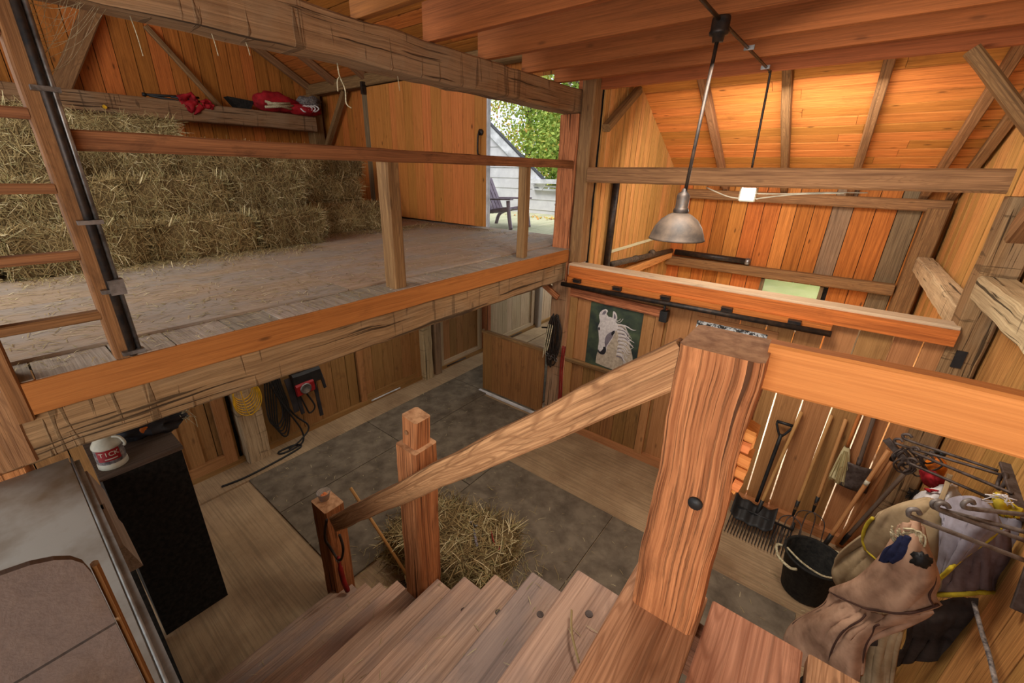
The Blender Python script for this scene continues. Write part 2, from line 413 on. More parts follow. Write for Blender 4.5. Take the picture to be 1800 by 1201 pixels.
        return s.add(vs, fs, None, None, mat, smooth)
    def poly(s, pts, n, t, mat=0, rnd=None):
        """a flat outline with thickness t along n"""
        pts = [V(p) for p in pts]; n = V(n).normalized() * t; k = len(pts)
        vs = pts + [p + n for p in pts]
        fs = [list(range(k - 1, -1, -1)), [k + i for i in range(k)]]
        for i in range(k): fs.append([i, (i + 1) % k, k + (i + 1) % k, k + i])
        return s.add(vs, fs, None, rnd, mat)
    def grid(s, fn, nu, nv, mat=0, smooth=True, thick=0.0):
        P = [[V(fn(i / nu, j / nv)) for j in range(nv + 1)] for i in range(nu + 1)]
        vs = [p for row in P for p in row]; fs = []
        for i in range(nu):
            for j in range(nv):
                a = i * (nv + 1) + j; fs.append([a, a + 1, a + nv + 2, a + nv + 1])
        gs = [(i * 0.02, j * 0.02, 0) for i in range(nu + 1) for j in range(nv + 1)]
        if thick:
            N = []
            for i in range(nu + 1):
                for j in range(nv + 1):
                    du = P[min(i + 1, nu)][j] - P[max(i - 1, 0)][j]; dv = P[i][min(j + 1, nv)] - P[i][max(j - 1, 0)]
                    k = du.cross(dv)
                    N.append(k.normalized() if k.length > 1e-9 else V((0, 0, 1)))
            b = len(vs); vs += [vs[i] - N[i] * thick for i in range(b)]; gs += gs
            fs += [[b + q for q in f[::-1]] for f in fs]
            ed = [(i, 0) for i in range(nu)] ; w = nv + 1
            for i in range(nu):
                fs.append([i * w, (i + 1) * w, b + (i + 1) * w, b + i * w]); fs.append([b + i * w + nv, b + (i + 1) * w + nv, (i + 1) * w + nv, i * w + nv])
            for j in range(nv):
                fs.append([j + 1, j, b + j, b + j + 1]); fs.append([nu * w + j, nu * w + j + 1, b + nu * w + j + 1, b + nu * w + j])
        return s.add(vs, fs, gs, None, mat, smooth)
    def build(s, name, mat, parent=None, loc=None):
        if parent is not None: base = WL[parent.name]
        elif loc is not None: base = V(loc)
        else:
            xs = [p.x for p in s.v]; ys = [p.y for p in s.v]; zs = [p.z for p in s.v]
            base = V(((min(xs) + max(xs)) / 2, (min(ys) + max(ys)) / 2, min(zs)))
        me = bpy.data.meshes.new(name)
        me.from_pydata([tuple(p - base) for p in s.v], [], s.f)
        mats = mat if isinstance(mat, (list, tuple)) else [mat]
        for mm in mats: me.materials.append(mm)
        me.polygons.foreach_set('material_index', s.m)
        me.polygons.foreach_set('use_smooth', s.sm)
        ga = me.attributes.new('gc', 'FLOAT_VECTOR', 'POINT')
        ga.data.foreach_set('vector', [x for g in s.g for x in g])
        ra = me.attributes.new('rnd', 'FLOAT', 'POINT'); ra.data.foreach_set('value', s.r)
        me.update()
        o = bpy.data.objects.new(name, me); COL.objects.link(o)
        if parent is not None: o.parent = parent
        else: o.location = base
        WL[o.name] = base
        return o

def thing(name, label, cat, loc=(0, 0, 0), group=None):
    o = bpy.data.objects.new(name, None); COL.objects.link(o); o.empty_display_size = 0.1
    o.location = loc; WL[o.name] = V(loc)
    o['label'] = label; o['category'] = cat
    if group: o['group'] = group
    return o
def tag(o, label, cat, group=None, kind=None):
    o['label'] = label; o['category'] = cat
    if group: o['group'] = group
    if kind: o['kind'] = kind
    return o
def struct(name, loc=(0, 0, 0)):
    o = bpy.data.objects.new(name, None); COL.objects.link(o); o.location = loc; WL[o.name] = V(loc)
    o['kind'] = 'structure'; return o
def one(name, mb, mat, label, cat, group=None, kind=None):
    return tag(mb.build(name, mat), label, cat, group, kind)

def curve(pts, n=8):
    """smooth path through points (Catmull-Rom)"""
    pts = [V(p) for p in pts]; out = []
    for i in range(len(pts) - 1):
        p0 = pts[max(i - 1, 0)]; p1 = pts[i]; p2 = pts[i + 1]; p3 = pts[min(i + 2, len(pts) - 1)]
        for k in range(n):
            t = k / n
            out.append(0.5 * ((2 * p1) + (p2 - p0) * t + (2 * p0 - 5 * p1 + 4 * p2 - p3) * t * t + (3 * p1 - p0 - 3 * p2 + p3) * t ** 3))
    out.append(pts[-1]); return out

# ================================================================== THE SETTING
def wing_roof(y): return 4.4 + 0.515 * (5.92 - y)
def loft_roof(y): return 5.02 + 0.56 * (5.25 - y)

# ground outside
g = MB(); g.box(-60, 60, 5.0, 80, -0.5, -0.06); o = g.build('ground', M['grass']); o['kind'] = 'structure'
# concrete barn floor
g = MB(); g.box(-9.6, 1.3, -3.0, 9.6, -0.3, 0.0); floor = g.build('floor', M['concrete'], None, (0, 0, -0.3)); floor['kind'] = 'structure'
g = MB(); g.box(-5.0, -4.62, -1.0, 8.3, 0.0, 0.022, 'y'); o = g.build('trim_1', M['concrete']); o['kind'] = 'structure'

def boards_z(par, axis, pos, a0, a1, z0, ztop, w, mat, t=0.02, sgn=1, gap=0.009, holes=(), wvar=0.12, pick=None, proud=0.004, name='board'):
    """vertical boards on a plane axis = pos (0: x, 1: y) between a0 and a1; they face sgn"""
    a = a0; i = 0
    zt = ztop if callable(ztop) else (lambda q: ztop)
    while a < a1 - 0.01:
        b = min(a + w * random.uniform(1 - wvar, 1 + wvar), a1)
        if a1 - b < w * 0.35: b = a1
        spans = [(z0, None)]
        for (h0, h1, hz0, hz1) in holes:
            if a < h1 - 0.005 and b > h0 + 0.005:
                spans = [(z0, hz0), (hz1, None)]
        for (s0, s1) in spans:
            pr = random.uniform(0, proud) * sgn
            q0, q1 = a + gap / 2, b - gap / 2
            e0 = zt(q0) if s1 is None else s1; e1 = zt(q1) if s1 is None else s1
            if min(e0, e1) - s0 < 0.02: continue
            p0, p1 = pos - t * sgn + pr, pos + pr
            if axis == 0: c = [(p0, q0, s0), (p0, q1, s0), (p1, q1, s0), (p1, q0, s0), (p0, q0, e0), (p0, q1, e1), (p1, q1, e1), (p1, q0, e0)]
            else: c = [(q0, p0, s0), (q1, p0, s0), (q1, p1, s0), (q0, p1, s0), (q0, p0, e0), (q1, p0, e1), (q1, p1, e1), (q0, p1, e0)]
            mm = M[pick(i)] if pick else mat
            mb = MB(); mb.hexa(c); mb.build(name, mm, par)
        a = b; i += 1

# far wall of the high bay, with a low window
wf = struct('wall_far', (-0.7, 8.15, 0))
greys = {3, 8, 11}
boards_z(wf, 1, 8.15, -2.42, 1.1, 0.0, 3.27, 0.225, M['orange_deep'], sgn=-1, holes=[(-0.82, 0.0, 1.05, 1.8)],
         pick=lambda i: 'greyboard' if i in (10, 13) else ('orange' if i % 3 == 1 else 'orange_deep'))
win = struct('window_1', (-0.41, 8.15, 1.05))
mb = MB(); mb.box(-0.84, -0.79, 8.10, 8.19, 1.05, 1.8, 'z'); mb.box(-0.03, 0.02, 8.10, 8.19, 1.05, 1.8, 'z'); mb.box(-0.84, 0.02, 8.10, 8.19, 1.0, 1.05); mb.build('window_frame', M['greyboard'], win)
mb = MB(); mb.box(-0.79, -0.03, 8.15, 8.155, 1.05, 1.8); mb.build('pane', M['clear'], win)
# right wall
wr = struct('wall_right', (1.1, 4, 0))
boards_z(wr, 0, 1.10, 4.7, 8.15, 0.0, lambda y: min(wing_roof(y), 6.0), 0.19, M['honey'], sgn=-1, gap=0.014, proud=.008)
boards_z(wr, 0, 1.10, -1.6, 4.7, 0.0, lambda y: min(wing_roof(y), 6.0), 0.24, M['honey'], sgn=-1, gap=0.009)
# wall between the high bay and the outside deck
wi = struct('wall_inner', (-2.42, 6.5, 0))
boards_z(wi, 0, -2.42, 4.86, 8.15, 0.0, wing_roof, 0.135, M['honey'], sgn=1, wvar=0.25, gap=0.016, proud=.008)
# roof boards of the high bay
rf = struct('ceiling', (-0.6, 6.0, 4.0))
sl_ = math.atan(0.515); cy_, sy_ = math.cos(sl_), math.sin(sl_)
def roof_rows(par, x0, x1, y_low, y_high, zf, w, mat, slope):
    y = y_low; k = 0
    dy = w * math.cos(math.atan(slope))
    while y > y_high:
        y2 = y - dy + 0.018
        cuts = [x0]
        x = x0 + random.uniform(1.2, 3.0)
        while x < x1 - 0.6:
            cuts.append(x); x += random.uniform(2.0, 3.4)
        cuts.append(x1)
        for c0, c1 in zip(cuts[:-1], cuts[1:]):
            j = random.uniform(0, 0.006)
            mb = MB()
            mb.hexa([(c0, y, zf(y) + j), (c0, y2, zf(y2) + j), (c0, y2 + .01, zf(y2) + .025 + j), (c0, y + .01, zf(y) + .025 + j),
                     (c1 - .003, y, zf(y) + j), (c1 - .003, y2, zf(y2) + j), (c1 - .003, y2 + .01, zf(y2) + .025 + j), (c1 - .003, y + .01, zf(y) + .025 + j)])
            mb.build('roof_board', mat, par)
        y -= dy; k += 1
roof_rows(rf, -2.44, 1.25, 8.3, 1.0, wing_roof, 0.175, M['orange'], 0.515)
rl = struct('ceiling_loft', (-6, 3.0, 5.0)); rl.name = 'ceiling_2'; WL['ceiling_2'] = V((-6, 3.0, 5.0))
roof_rows(rl, -9.7, -2.46, 5.6, 0.6, loft_roof, 0.2, M['orange_deep'], 0.56)

# loft back wall (behind the hay) and loft end wall
wb = struct('wall_loft_back', (-9.5, 2.5, 2.5))
boards_z(wb, 0, -9.5, -2.6, 5.25, 2.5, lambda y: min(loft_roof(y), 7.2), 0.235, M['orange_deep'], sgn=1, gap=0.010)
we = struct('wall_loft_end', (-7.0, 5.42, 2.5))
boards_z(we, 1, 5.42, -9.5, -4.78, 2.5, lambda x: loft_roof(5.42), 0.22, M['orange_deep'], sgn=-1)
boards_z(we, 1, 5.42, -3.05, -2.46, 2.5, lambda x: loft_roof(5.42), 0.2, M['orange_deep'], sgn=-1)
boards_z(we, 1, 5.42, -4.78, -3.05, 4.62, lambda x: loft_roof(5.42), 0.2, M['orange_deep'], sgn=-1)

# lower wall on the left of the aisle
wl_ = struct('wall_left', (-5.05, 3, 0))
boards_z(wl_, 0, -5.05, -2.5, 1.28, 0.0, 2.3, 0.22, M['ply'], sgn=1)
boards_z(wl_, 0, -5.05, 1.62, 2.96, 0.0, 2.3, 0.24, M['ply'], sgn=1, gap=0.008)
boards_z(wl_, 0, -5.05, 4.20, 4.44, 0.0, 2.3, 0.24, M['ply'], sgn=1)
boards_z(wl_, 0, -5.05, 5.74, 5.98, 0.0, 2.3, 0.24, M['ply_pale'], sgn=1)
boards_z(wl_, 0, -5.05, 7.56, 8.6, 0.0, 2.3, 0.24, M['ply_pale'], sgn=1)
mb = MB(); mb.box(-5.045, -5.0, -1.0, 8.3, 0.0, 0.09, 'y'); o = mb.build('baseboard_left', M['ply']); o['kind'] = 'structure'

def backing(par, x0, x1, y0, y1, z0, z1):  # black sheet added behind wall boards to stop light in the gaps
    b = MB(); b.box(x0, x1, y0, y1, z0, z1, 'z'); b.build('light_block', M['rubber'], par)
backing(wf, -2.5, -0.82, 8.19, 8.22, 0, 3.3); backing(wf, 0.0, 1.2, 8.19, 8.22, 0, 3.3); backing(wf, -0.82, 0.0, 8.19, 8.22, 0, 1.0); backing(wf, -0.82, 0.0, 8.19, 8.22, 1.85, 3.3)
backing(wr, 1.135, 1.16, -1.6, 8.2, 0, 6.2)
backing(wb, -9.56, -9.53, -2.6, 5.45, 2.4, 7.3)
backing(wl_, -5.13, -5.10, -2.5, 8.6, 0, 2.3)
backing(we, -9.5, -4.78, 5.45, 5.47, 2.5, 4.93); backing(we, -3.05, -2.46, 5.45, 5.47, 2.5, 4.93)
b_ = MB(); b_.hexa([(-2.47, 4.86, 0), (-2.45, 4.86, 0), (-2.45, 8.2, 0), (-2.47, 8.2, 0), (-2.47, 4.86, wing_roof(4.86)), (-2.45, 4.86, wing_roof(4.86)), (-2.45, 8.2, wing_roof(8.2)), (-2.47, 8.2, wing_roof(8.2))]); b_.build('light_block', M['rubber'], wi)  # same added light stop, cut to the roof slope
def roof_back(par, x0, x1, y0, y1, zf, up):  # black sheet added above the roof to keep light out
    b = MB(); b.hexa([(x0, y0, zf(y0) + up), (x1, y0, zf(y0) + up), (x1, y0, zf(y0) + up + .03), (x0, y0, zf(y0) + up + .03), (x0, y1, zf(y1) + up), (x1, y1, zf(y1) + up), (x1, y1, zf(y1) + up + .03), (x0, y1, zf(y1) + up + .03)]); b.build('light_block', M['rubber'], par)
roof_back(rf, -9.7, 1.25, 1.0, -3.2, lambda y: 7.0 - 0.5 * (1.0 - y), .0); roof_back(rf, -2.44, 1.25, 8.3, 1.0, wing_roof, .045); roof_back(rl, -9.7, -2.46, 5.6, 0.6, loft_roof, .045)  # first call: unseen back slope added to keep the sun out

# stall partition with plank gaps
wp = struct('wall_partition', (-0.8, 4.6, 0))
a = -2.5; 
edges = [-2.5, -2.27, -2.04, -1.81, -1.58, -1.35, -1.12, -0.89, -0.66, -0.44, -0.21, -0.10 + 0.0, 0.12, 0.35, 0.57, 0.72, 0.9]
edges = [-2.5, -2.25, -2.0, -1.75, -1.5, -1.25, -1.02, -0.79, -0.56, -0.33, -0.10, 0.12, 0.345, 0.57, 0.75, 0.90]
for e0, e1 in zip(edges[:-1], edges[1:]):
    gp = 0.012 if e0 > -0.6 else 0.003
    mb = MB(); mb.box(e0 + gp / 2, e1 - gp / 2, 4.585 + random.uniform(0, .004), 4.61, 0.10, 2.26, 'z'); mb.build('board', M['tanboard'], wp)
mb = MB(); mb.box(-2.5, 0.9, 4.52, 4.62, 0.0, 0.10); mb.build('bottom_sill', M['tanboard'], wp)
mb = MB(); mb.timber((-2.52, 4.62, 2.28), (0.9, 4.62, 2.28), 0.2, 0.15, rough=.004, n=14); mb.build('cap_beam', M['ply_pale'], wp)
mb = MB(); mb.box(-2.36, 1.04, 4.75, 8.05, 0.002, 0.05); tag(mb.build('bounce_bedding', M['shavings']), 'added pale wood shavings brightening the partition gaps from behind', 'bedding', None, 'stuff')  # pale floor added to bounce light through the plank gaps
mb = MB(); mb.box(-2.5, 0.9, 4.50, 4.523, 2.20, 2.33); mb.build('cap_face', M['orange_deep'], wp)
mb = MB(); mb.box(-2.5, 0.15, 4.47, 4.50, 2.10, 2.20); mb.build('track_board', M['orange_deep'], wp)

# loft floor
lf = struct('floor_loft', (-6, 2.5, 2.4)); lf['kind'] = 'structure'
xs = [-9.5, -7.9, -6.5, -5.2, -4.0, -2.86]
ys = [-2.6, -0.4, 1.7, 3.6, 5.42]
for i in range(5):
    for j in range(4):
        mb = MB(); mb.box(xs[i] + .004, xs[i + 1] - .004, ys[j] + .004, ys[j + 1] - .004, 2.47, 2.525 + random.uniform(0, .004), 'y'); mb.build('floor_sheet', M['osb'], lf)
y = -0.3
while y < 5.2:
    w = random.uniform(0.24, 0.33)
    mb = MB(); mb.box(-2.9, -2.6 + random.uniform(-.004, .004), y + .004, min(y + w, 5.3) - .004, 2.48, 2.512 + random.uniform(-.003, .003), 'x'); mb.build('edge_board', M['edgeboard'], lf)
    y += w

# ================================================================== TIMBER FRAME
def beam(name, p0, p1, w, h, mat, label, cat='beam', up=(0, 0, 1), n=14, rough=0.008, ch=0.016, group=None):
    mb = MB(); mb.timber(p0, p1, w, h, up, n, rough, ch); return one(name, mb, M[mat], label, cat, group)

beam('loft_beam', (-2.725, -0.22, 2.235), (-2.725, 4.60, 2.235), 0.23, 0.25, 'hewn', 'axe-hewn timber carrying the front edge of the hay loft', n=40, rough=.012)
mb = MB(); mb.timber((-2.6, -0.06, 2.43), (-2.6, 4.6, 2.43), 0.035, 0.155, n=30, rough=.003, ch=.004)
one('loft_fascia_board', mb, M['fascia'], 'smooth orange board along the loft edge, over the hewn beam', 'board')
mb = MB(); mb.timber((-2.715, -1.2, 4.14), (-2.715, 4.8, 4.14), 0.23, 0.235, n=50, rough=.014)
one('tie_beam', mb, M['hewn'], 'big axe-marked beam crossing high above the loft railing', 'beam')
beam('loft_post', (-2.72, 4.72, 2.1), (-2.72, 4.72, 4.02), 0.24, 0.22, 'newel', 'upright timber at the far end of the loft railing, beside the open doorway', 'post', up=(0, 1, 0), rough=.008)
beam('stall_side_post', (-2.515, 4.73, 2.35), (-2.515, 4.73, 4.36), 0.16, 0.2, 'sawn_grey', 'narrow grey post just right of the loft railing end post', 'post', up=(0, 1, 0))
beam('aisle_post', (-2.68, 4.72, 0.0), (-2.68, 4.72, 2.1), 0.24, 0.22, 'hewn', 'rough post beside the half gate, hung with black bridles', 'post', up=(0, 1, 0), rough=.01)
beam('doorway_post', (-3.06, 5.30, 2.53), (-3.06, 5.30, 4.3), 0.12, 0.16, 'rail', 'slim dark post on the right side of the loft doorway', 'post', up=(0, 1, 0))
beam('ladder_post', (-2.70, -0.2, 2.13), (-2.70, -0.2, 4.05), 0.2, 0.2, 'sawn_grey', 'weathered post at the left picture edge behind the ladder foot', 'post', up=(0, 1, 0))
beam('ladder_under_post', (-2.70, -0.24, 0), (-2.70, -0.24, 2.12), 0.2, 0.2, 'newel', 'rough brown post under the near end of the loft beam', 'post', up=(0, 1, 0))
# joists over the stair hall
ords = ['first', 'second', 'third', 'fourth', 'fifth', 'sixth', 'seventh', 'eighth']
jy = [0.62, 1.27, 1.87, 2.46, 3.07, 3.67, 4.22, 4.79]
for k, yy in enumerate(jy):
    mb = MB(); mb.timber((-2.70 + random.uniform(-.03, .03), yy, 4.385), (1.2, yy, 4.385), 0.056, 0.245, n=12, rough=.003, ch=.003)
    n_ = len(jy) - k
    one('ceiling_joist', mb, M['joist'], ('orange sawn joist overhead, nearest to the plank roof' if n_ == 1 else '%s orange sawn joist overhead counting away from the plank roof' % ords[n_ - 1]), 'joist', 'joists over the stair hall')
# beams of the high bay
beam('cross_beam', (-2.42, 4.66, 3.38), (0.84, 4.66, 3.40), 0.14, 0.165, 'sawn_grey', 'brown cross beam with the glowing light fixture under it', n=24, rough=.003)
beam('far_cross_beam', (-2.3, 8.05, 3.10), (1.04, 8.05, 3.08), 0.14, 0.15, 'sawn_grey', 'grey-brown beam on the far wall, just below the light fixture', n=20, rough=.003)
beam('far_girt', (-2.42, 8.05, 1.91), (0.80, 8.05, 1.92), 0.14, 0.16, 'sawn_grey', 'low grey girt on the far wall above the small window', n=20, rough=.003)
beam('far_corner_post', (0.93, 8.02, 0.0), (0.93, 8.02, 3.05), 0.22, 0.22, 'sawn_grey', 'square post in the far right corner of the high bay', 'post', up=(0, 1, 0))
beam('right_post', (0.985, 4.68, 0.0), (0.975, 4.68, 3.3), 0.2, 0.26, 'hewn', 'tall grey post with a cut mortise at the right end of the partition', 'post', up=(0, 1, 0), n=24)
beam('right_rail_timber', (0.98, 4.82, 2.33), (0.98, 7.92, 2.33), 0.17, 0.2, 'hewn_pale', 'pale hewn girt on the right wall beyond the tall mortised post', 'beam', n=20, rough=.01)
beam('near_right_girt', (0.98, -1.5, 2.66), (0.98, 4.55, 2.66), 0.2, 0.18, 'hewn_pale', 'pale axe-cut girt on the right wall nearest the camera', 'beam', n=40, rough=.01)
beam('inner_girt', (-2.36, 4.86, 2.02), (-2.36, 7.98, 2.02), 0.1, 0.12, 'honey', 'honey coloured girt under the dusty pipe on the narrow-boarded wall', 'beam')
mb = MB(); mb.box(0.895, 0.904, 4.545, 4.56, 0, 0.01)
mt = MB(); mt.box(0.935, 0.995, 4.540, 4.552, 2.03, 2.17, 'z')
p_ = bpy.data.objects['right_post']; mt.build('mortise', M['black'], p_)  # black plate painted in for the shade inside the mortise
# braces
beam('knee_brace', (-2.36, 4.84, 3.88), (-2.36, 5.62, 4.36), 0.1, 0.09, 'sawn_grey', 'slanting brace at the top of the narrow grey post beside the tie beam', 'brace', n=6, rough=.003)
beam('joist_brace', (0.40, 4.66, 4.24), (0.93, 4.66, 3.62), 0.08, 0.11, 'sawn_grey', 'dark slanting brace from the joists to the right post', 'brace', up=(0, 1, 0), n=6, rough=.003)
beam('wall_brace', (0.97, 4.62, 3.02), (0.95, 3.7, 3.86), 0.11, 0.13, 'sawn_grey', 'brace slanting up the right wall above the pale near girt', 'brace', n=8, rough=.004)
beam('gate_brace', (-2.68, 4.62, 1.86), (-3.1, 4.62, 2.1), 0.08, 0.1, 'newel', 'short brace from the bridle post up to the loft beam', 'brace', up=(0, 1, 0), n=5, rough=.003)
# rafters under the plank roof
rx = [(-1.66, 'leftmost of the grey rafters under the plank roof'), (-0.83, 'second grey rafter from the left under the plank roof'), (-0.02, 'third grey rafter from the left under the plank roof'), (0.76, 'fourth grey rafter from the left, meeting the dark slanting brace'), (1.02, 'grey rafter tight against the right wall, last under the plank roof')]
for x_, lb in rx:
    mb = MB(); mb.timber((x_, 8.15, wing_roof(8.15) - .075), (x_ + random.uniform(-.03, .03), 2.6, wing_roof(2.6) - .075), 0.09, 0.1, n=12, rough=.006, ch=.01)
    one('rafter', mb, M['sawn_grey'], lb, 'rafter', 'rafters of the high bay')
# loft framing on the back and end walls
beam('shelf_beam', (-9.12, -1.0, 4.24), (-9.12, 5.06, 4.24), 0.26, 0.28, 'hewn', 'thick beam on the loft back wall used as a shelf for camp gear', n=30, rough=.012)
beam('loft_corner_post', (-9.3, 5.2, 2.53), (-9.3, 5.2, 4.8), 0.26, 0.24, 'sawn_grey', 'square post in the far corner of the hay loft', 'post', up=(0, 1, 0))
beam('plate_beam', (-9.45, 5.27, 4.90), (-2.5, 5.27, 4.90), 0.2, 0.2, 'sawn_grey', 'plate beam along the top of the loft end wall', n=24, rough=.004)
beam('loft_end_brace', (-9.1, 5.26, 3.75), (-8.15, 5.26, 4.8), 0.09, 0.12, 'sawn_grey', 'slanting brace on the loft end wall beside the corner post', 'brace', up=(0, 1, 0), n=6, rough=.003)
beam('loft_end_stud', (-7.55, 5.33, 2.53), (-7.55, 5.33, 4.8), 0.18, 0.12, 'greyboard', 'grey stud on the loft end wall left of the big door', 'post', up=(0, 1, 0), n=6, rough=.003)
beam('loft_back_strut', (-9.2, 1.32, 4.37), (-9.36, 1.98, 5.5), 0.1, 0.22, 'sawn_grey', 'wide leaning board on the loft back wall above the shelf beam', 'brace', up=(0, 1, 0), n=6, rough=.003)
beam('loft_back_brace', (-9.2, 3.38, 4.37), (-9.4, 2.6, 5.45), 0.06, 0.09, 'sawn_grey', 'thin slanting brace behind the red camp chair on the back wall', 'brace', up=(0, 1, 0), n=6, rough=.003)
for k, (xa, lb) in enumerate([(-9.38, 'loft rafter against the hay loft back wall'), (-8.4, 'second loft rafter from the hay loft back wall'), (-7.4, 'third loft rafter from the hay loft back wall')]):
    mb = MB(); mb.timber((xa, 5.4, loft_roof(5.4) - .09), (xa, 0.8, loft_roof(0.8) - .09), 0.09, 0.12, n=8, rough=.004, ch=.01)
    one('rafter', mb, M['sawn_grey'], lb, 'rafter', 'rafters over the hay loft')

# ================================================================== LOFT RAILING, LADDER, DOOR
t = thing('loft_railing', 'worn wooden railing with one top bar along the loft edge', 'railing', (-2.68, 2.4, 2.512))
mb = MB(); mb.timber((-2.64, 0.3, 3.49), (-2.64, 4.62, 3.49), 0.05, 0.085, n=24, rough=.005, ch=.008); mb.build('top_rail', M['rail'], t)
mb = MB(); mb.timber((-2.70, 2.03, 2.512), (-2.70, 2.03, 3.45), 0.13, 0.12, (0, 1, 0), n=8, rough=.004); mb.build('post', M['sawn_grey'], t)
mb = MB(); mb.timber((-2.70, 3.76, 2.512), (-2.70, 3.76, 3.45), 0.1, 0.1, (0, 1, 0), n=8, rough=.004); mb.build('post', M['sawn_grey'], t)

t = thing('loft_ladder', 'reddish brown wooden ladder fixed at the near end of the loft', 'ladder', (-2.6, 0.1, 2.512))
mb = MB(); mb.timber((-2.63, 0.29, 2.512), (-2.63, 0.29, 4.75), 0.09, 0.06, (0, 1, 0), n=20, rough=.003, ch=.008); mb.build('side_rail', M['rail'], t)
mb = MB(); mb.timber((-2.63, -0.09, 2.33), (-2.63, -0.09, 4.75), 0.09, 0.06, (0, 1, 0), n=20, rough=.003, ch=.008); mb.build('side_rail', M['rail'], t)
for z_ in (2.75, 3.03, 3.31, 3.59, 3.87, 4.15, 4.43):
    mb = MB(); mb.timber((-2.62, -0.06, z_ - .01), (-2.62, 0.26, z_ - .012), 0.06, 0.04, n=4, rough=.002, ch=.006); mb.build('rung', M['rail'], t)
t = thing('conduit', 'black electrical conduit strapped to the right rail of the ladder', 'conduit', (-2.6, 0.34, 2.512))
mb = MB(); mb.tube([(-2.575, 0.325, 2.52), (-2.575, 0.325, 4.75)], 0.016, 10); mb.build('pipe', M['blackpipe'], t)
mb = MB(); mb.tube([(-2.585, 0.352, 2.52), (-2.585, 0.352, 4.75)], 0.011, 10); mb.build('pipe', M['steel'], t)
for z_ in (2.53, 2.84, 3.15, 3.66):
    mb = MB(); mb.box(-2.59, -2.552, 0.285, 0.37, z_, z_ + .018, 'y'); mb.build('strap', M['steel'], t)
mb = MB(); mb.box(-2.60, -2.548, 0.315, 0.372, 2.99 - .16, 3.02 - .12, 'z'); mb.build('coupling', M['steel'], t)

d = struct('door_1', (-5.9, 5.24, 2.55))
a = -7.36
ws = [0.16, 0.25, 0.24, 0.15, 0.23, 0.22, 0.25, 0.21, 0.24, 0.22, 0.25, 0.24, 0.16, 0.22]
k = 0
while a < -4.46:
    b = min(a + ws[k % 14], -4.45); k += 1
    mb = MB(); mb.box(a + .002, b - .002, 5.19 + random.uniform(0, .003), 5.235, 2.56, 4.78, 'z'); mb.build('door_board', M['slab'], d); a = b
mb = MB(); mb.box(-4.45, -4.42, 5.18, 5.24, 2.56, 4.78, 'z'); mb.build('edge_strip', M['trimwhite'], d)
mb = MB(); mb.tube(curve([(-4.56, 5.17, 3.93), (-4.57, 5.13, 3.9), (-4.58, 5.13, 3.66), (-4.57, 5.17, 3.62)], 5), 0.014); mb.lathe((-4.56, 5.19, 3.94), [(0, -.03), (.045, -.028), (.045, 0)], 14, axis=(0, 1, 0)); mb.build('door_handle', M['blackpipe'], d)
mb = MB(); mb.box(-7.4, -7.34, 5.10, 5.18, 4.66, 4.86, 'z'); mb.build('hanger', M['blackpipe'], d)

# ================================================================== STAIRS AND STAIR RAILING
YS = 1.10
t = thing('staircase', 'steep wooden staircase of worn open treads going down to the left', 'stairs', (-1.3, 0.55, 0.0))
for i in range(1, 12):
    nx = -0.265 - 0.205 * i; zz = 2.16 - 0.18 * i
    b = MB()
    b.timber((nx + 0.125, 0.02, zz - .02), (nx + 0.125, YS + random.uniform(-.006, .006), zz - .02), 0.25, 0.04, n=10, rough=.002, ch=.007, rnd=0.25 + 0.5 * random.random())
    tr = b.build('tread', M['tread'], t)
    if 1 <= i <= 5:
        b = MB(); b.lathe((nx + 0.125 + random.uniform(-.01, .01), YS - .13, zz - .004), [(0, .0062), (.013, .006), (.014, .004)], 12, smooth=False)
        b.build('plug', M['rust'], tr)
    b = MB(); b.box(nx + .17, nx + .19, 0.03, YS - .02, zz - .18, zz - .04, 'y'); b.build('riser', M['tread'], t)
for y_ in (0.03, YS - .14):
    b = MB()
    b.hexa([(-0.33, y_, 1.88), (-0.33, y_ + .05, 1.88), (-0.33, y_ + .05, 1.60), (-0.33, y_, 1.60), (-2.42, y_, 0.12), (-2.42, y_ + .05, 0.12), (-2.42, y_ + .05, 0.0), (-2.42, y_, 0.0)])
    b.build('stringer', M['tread'], t)

t = thing('landing', 'orange plank landing at the top of the stairs', 'landing', (0.3, 0.5, 2.1))
cuts = [-0.27, -0.035, 0.215, 0.455, 0.70, 0.94, 1.09]
for k, (c0, c1) in enumerate(zip(cuts[:-1], cuts[1:])):
    b = MB()
    b.timber(((c0 + c1) / 2, -0.9, 2.135), ((c0 + c1) / 2, 1.135 + random.uniform(-.006, .01), 2.135), c1 - c0 - .014, 0.05, n=8, rough=.002, ch=.005)
    b.build('plank', M['landing'], t)
b = MB(); b.box(-0.25, 1.08, 1.03, 1.08, 1.92, 2.105); b.build('rim_joist', M['landing'], t)
b = MB(); b.box(-0.25, 1.08, -0.3, -0.25, 1.92, 2.105); b.build('rim_joist', M['landing'], t)
for x_ in (-0.2, 0.95):
    b = MB(); b.box(x_, x_ + .1, 0.9, 1.0, 0.0, 1.92, 'z'); b.build('leg', M['newel'], t)

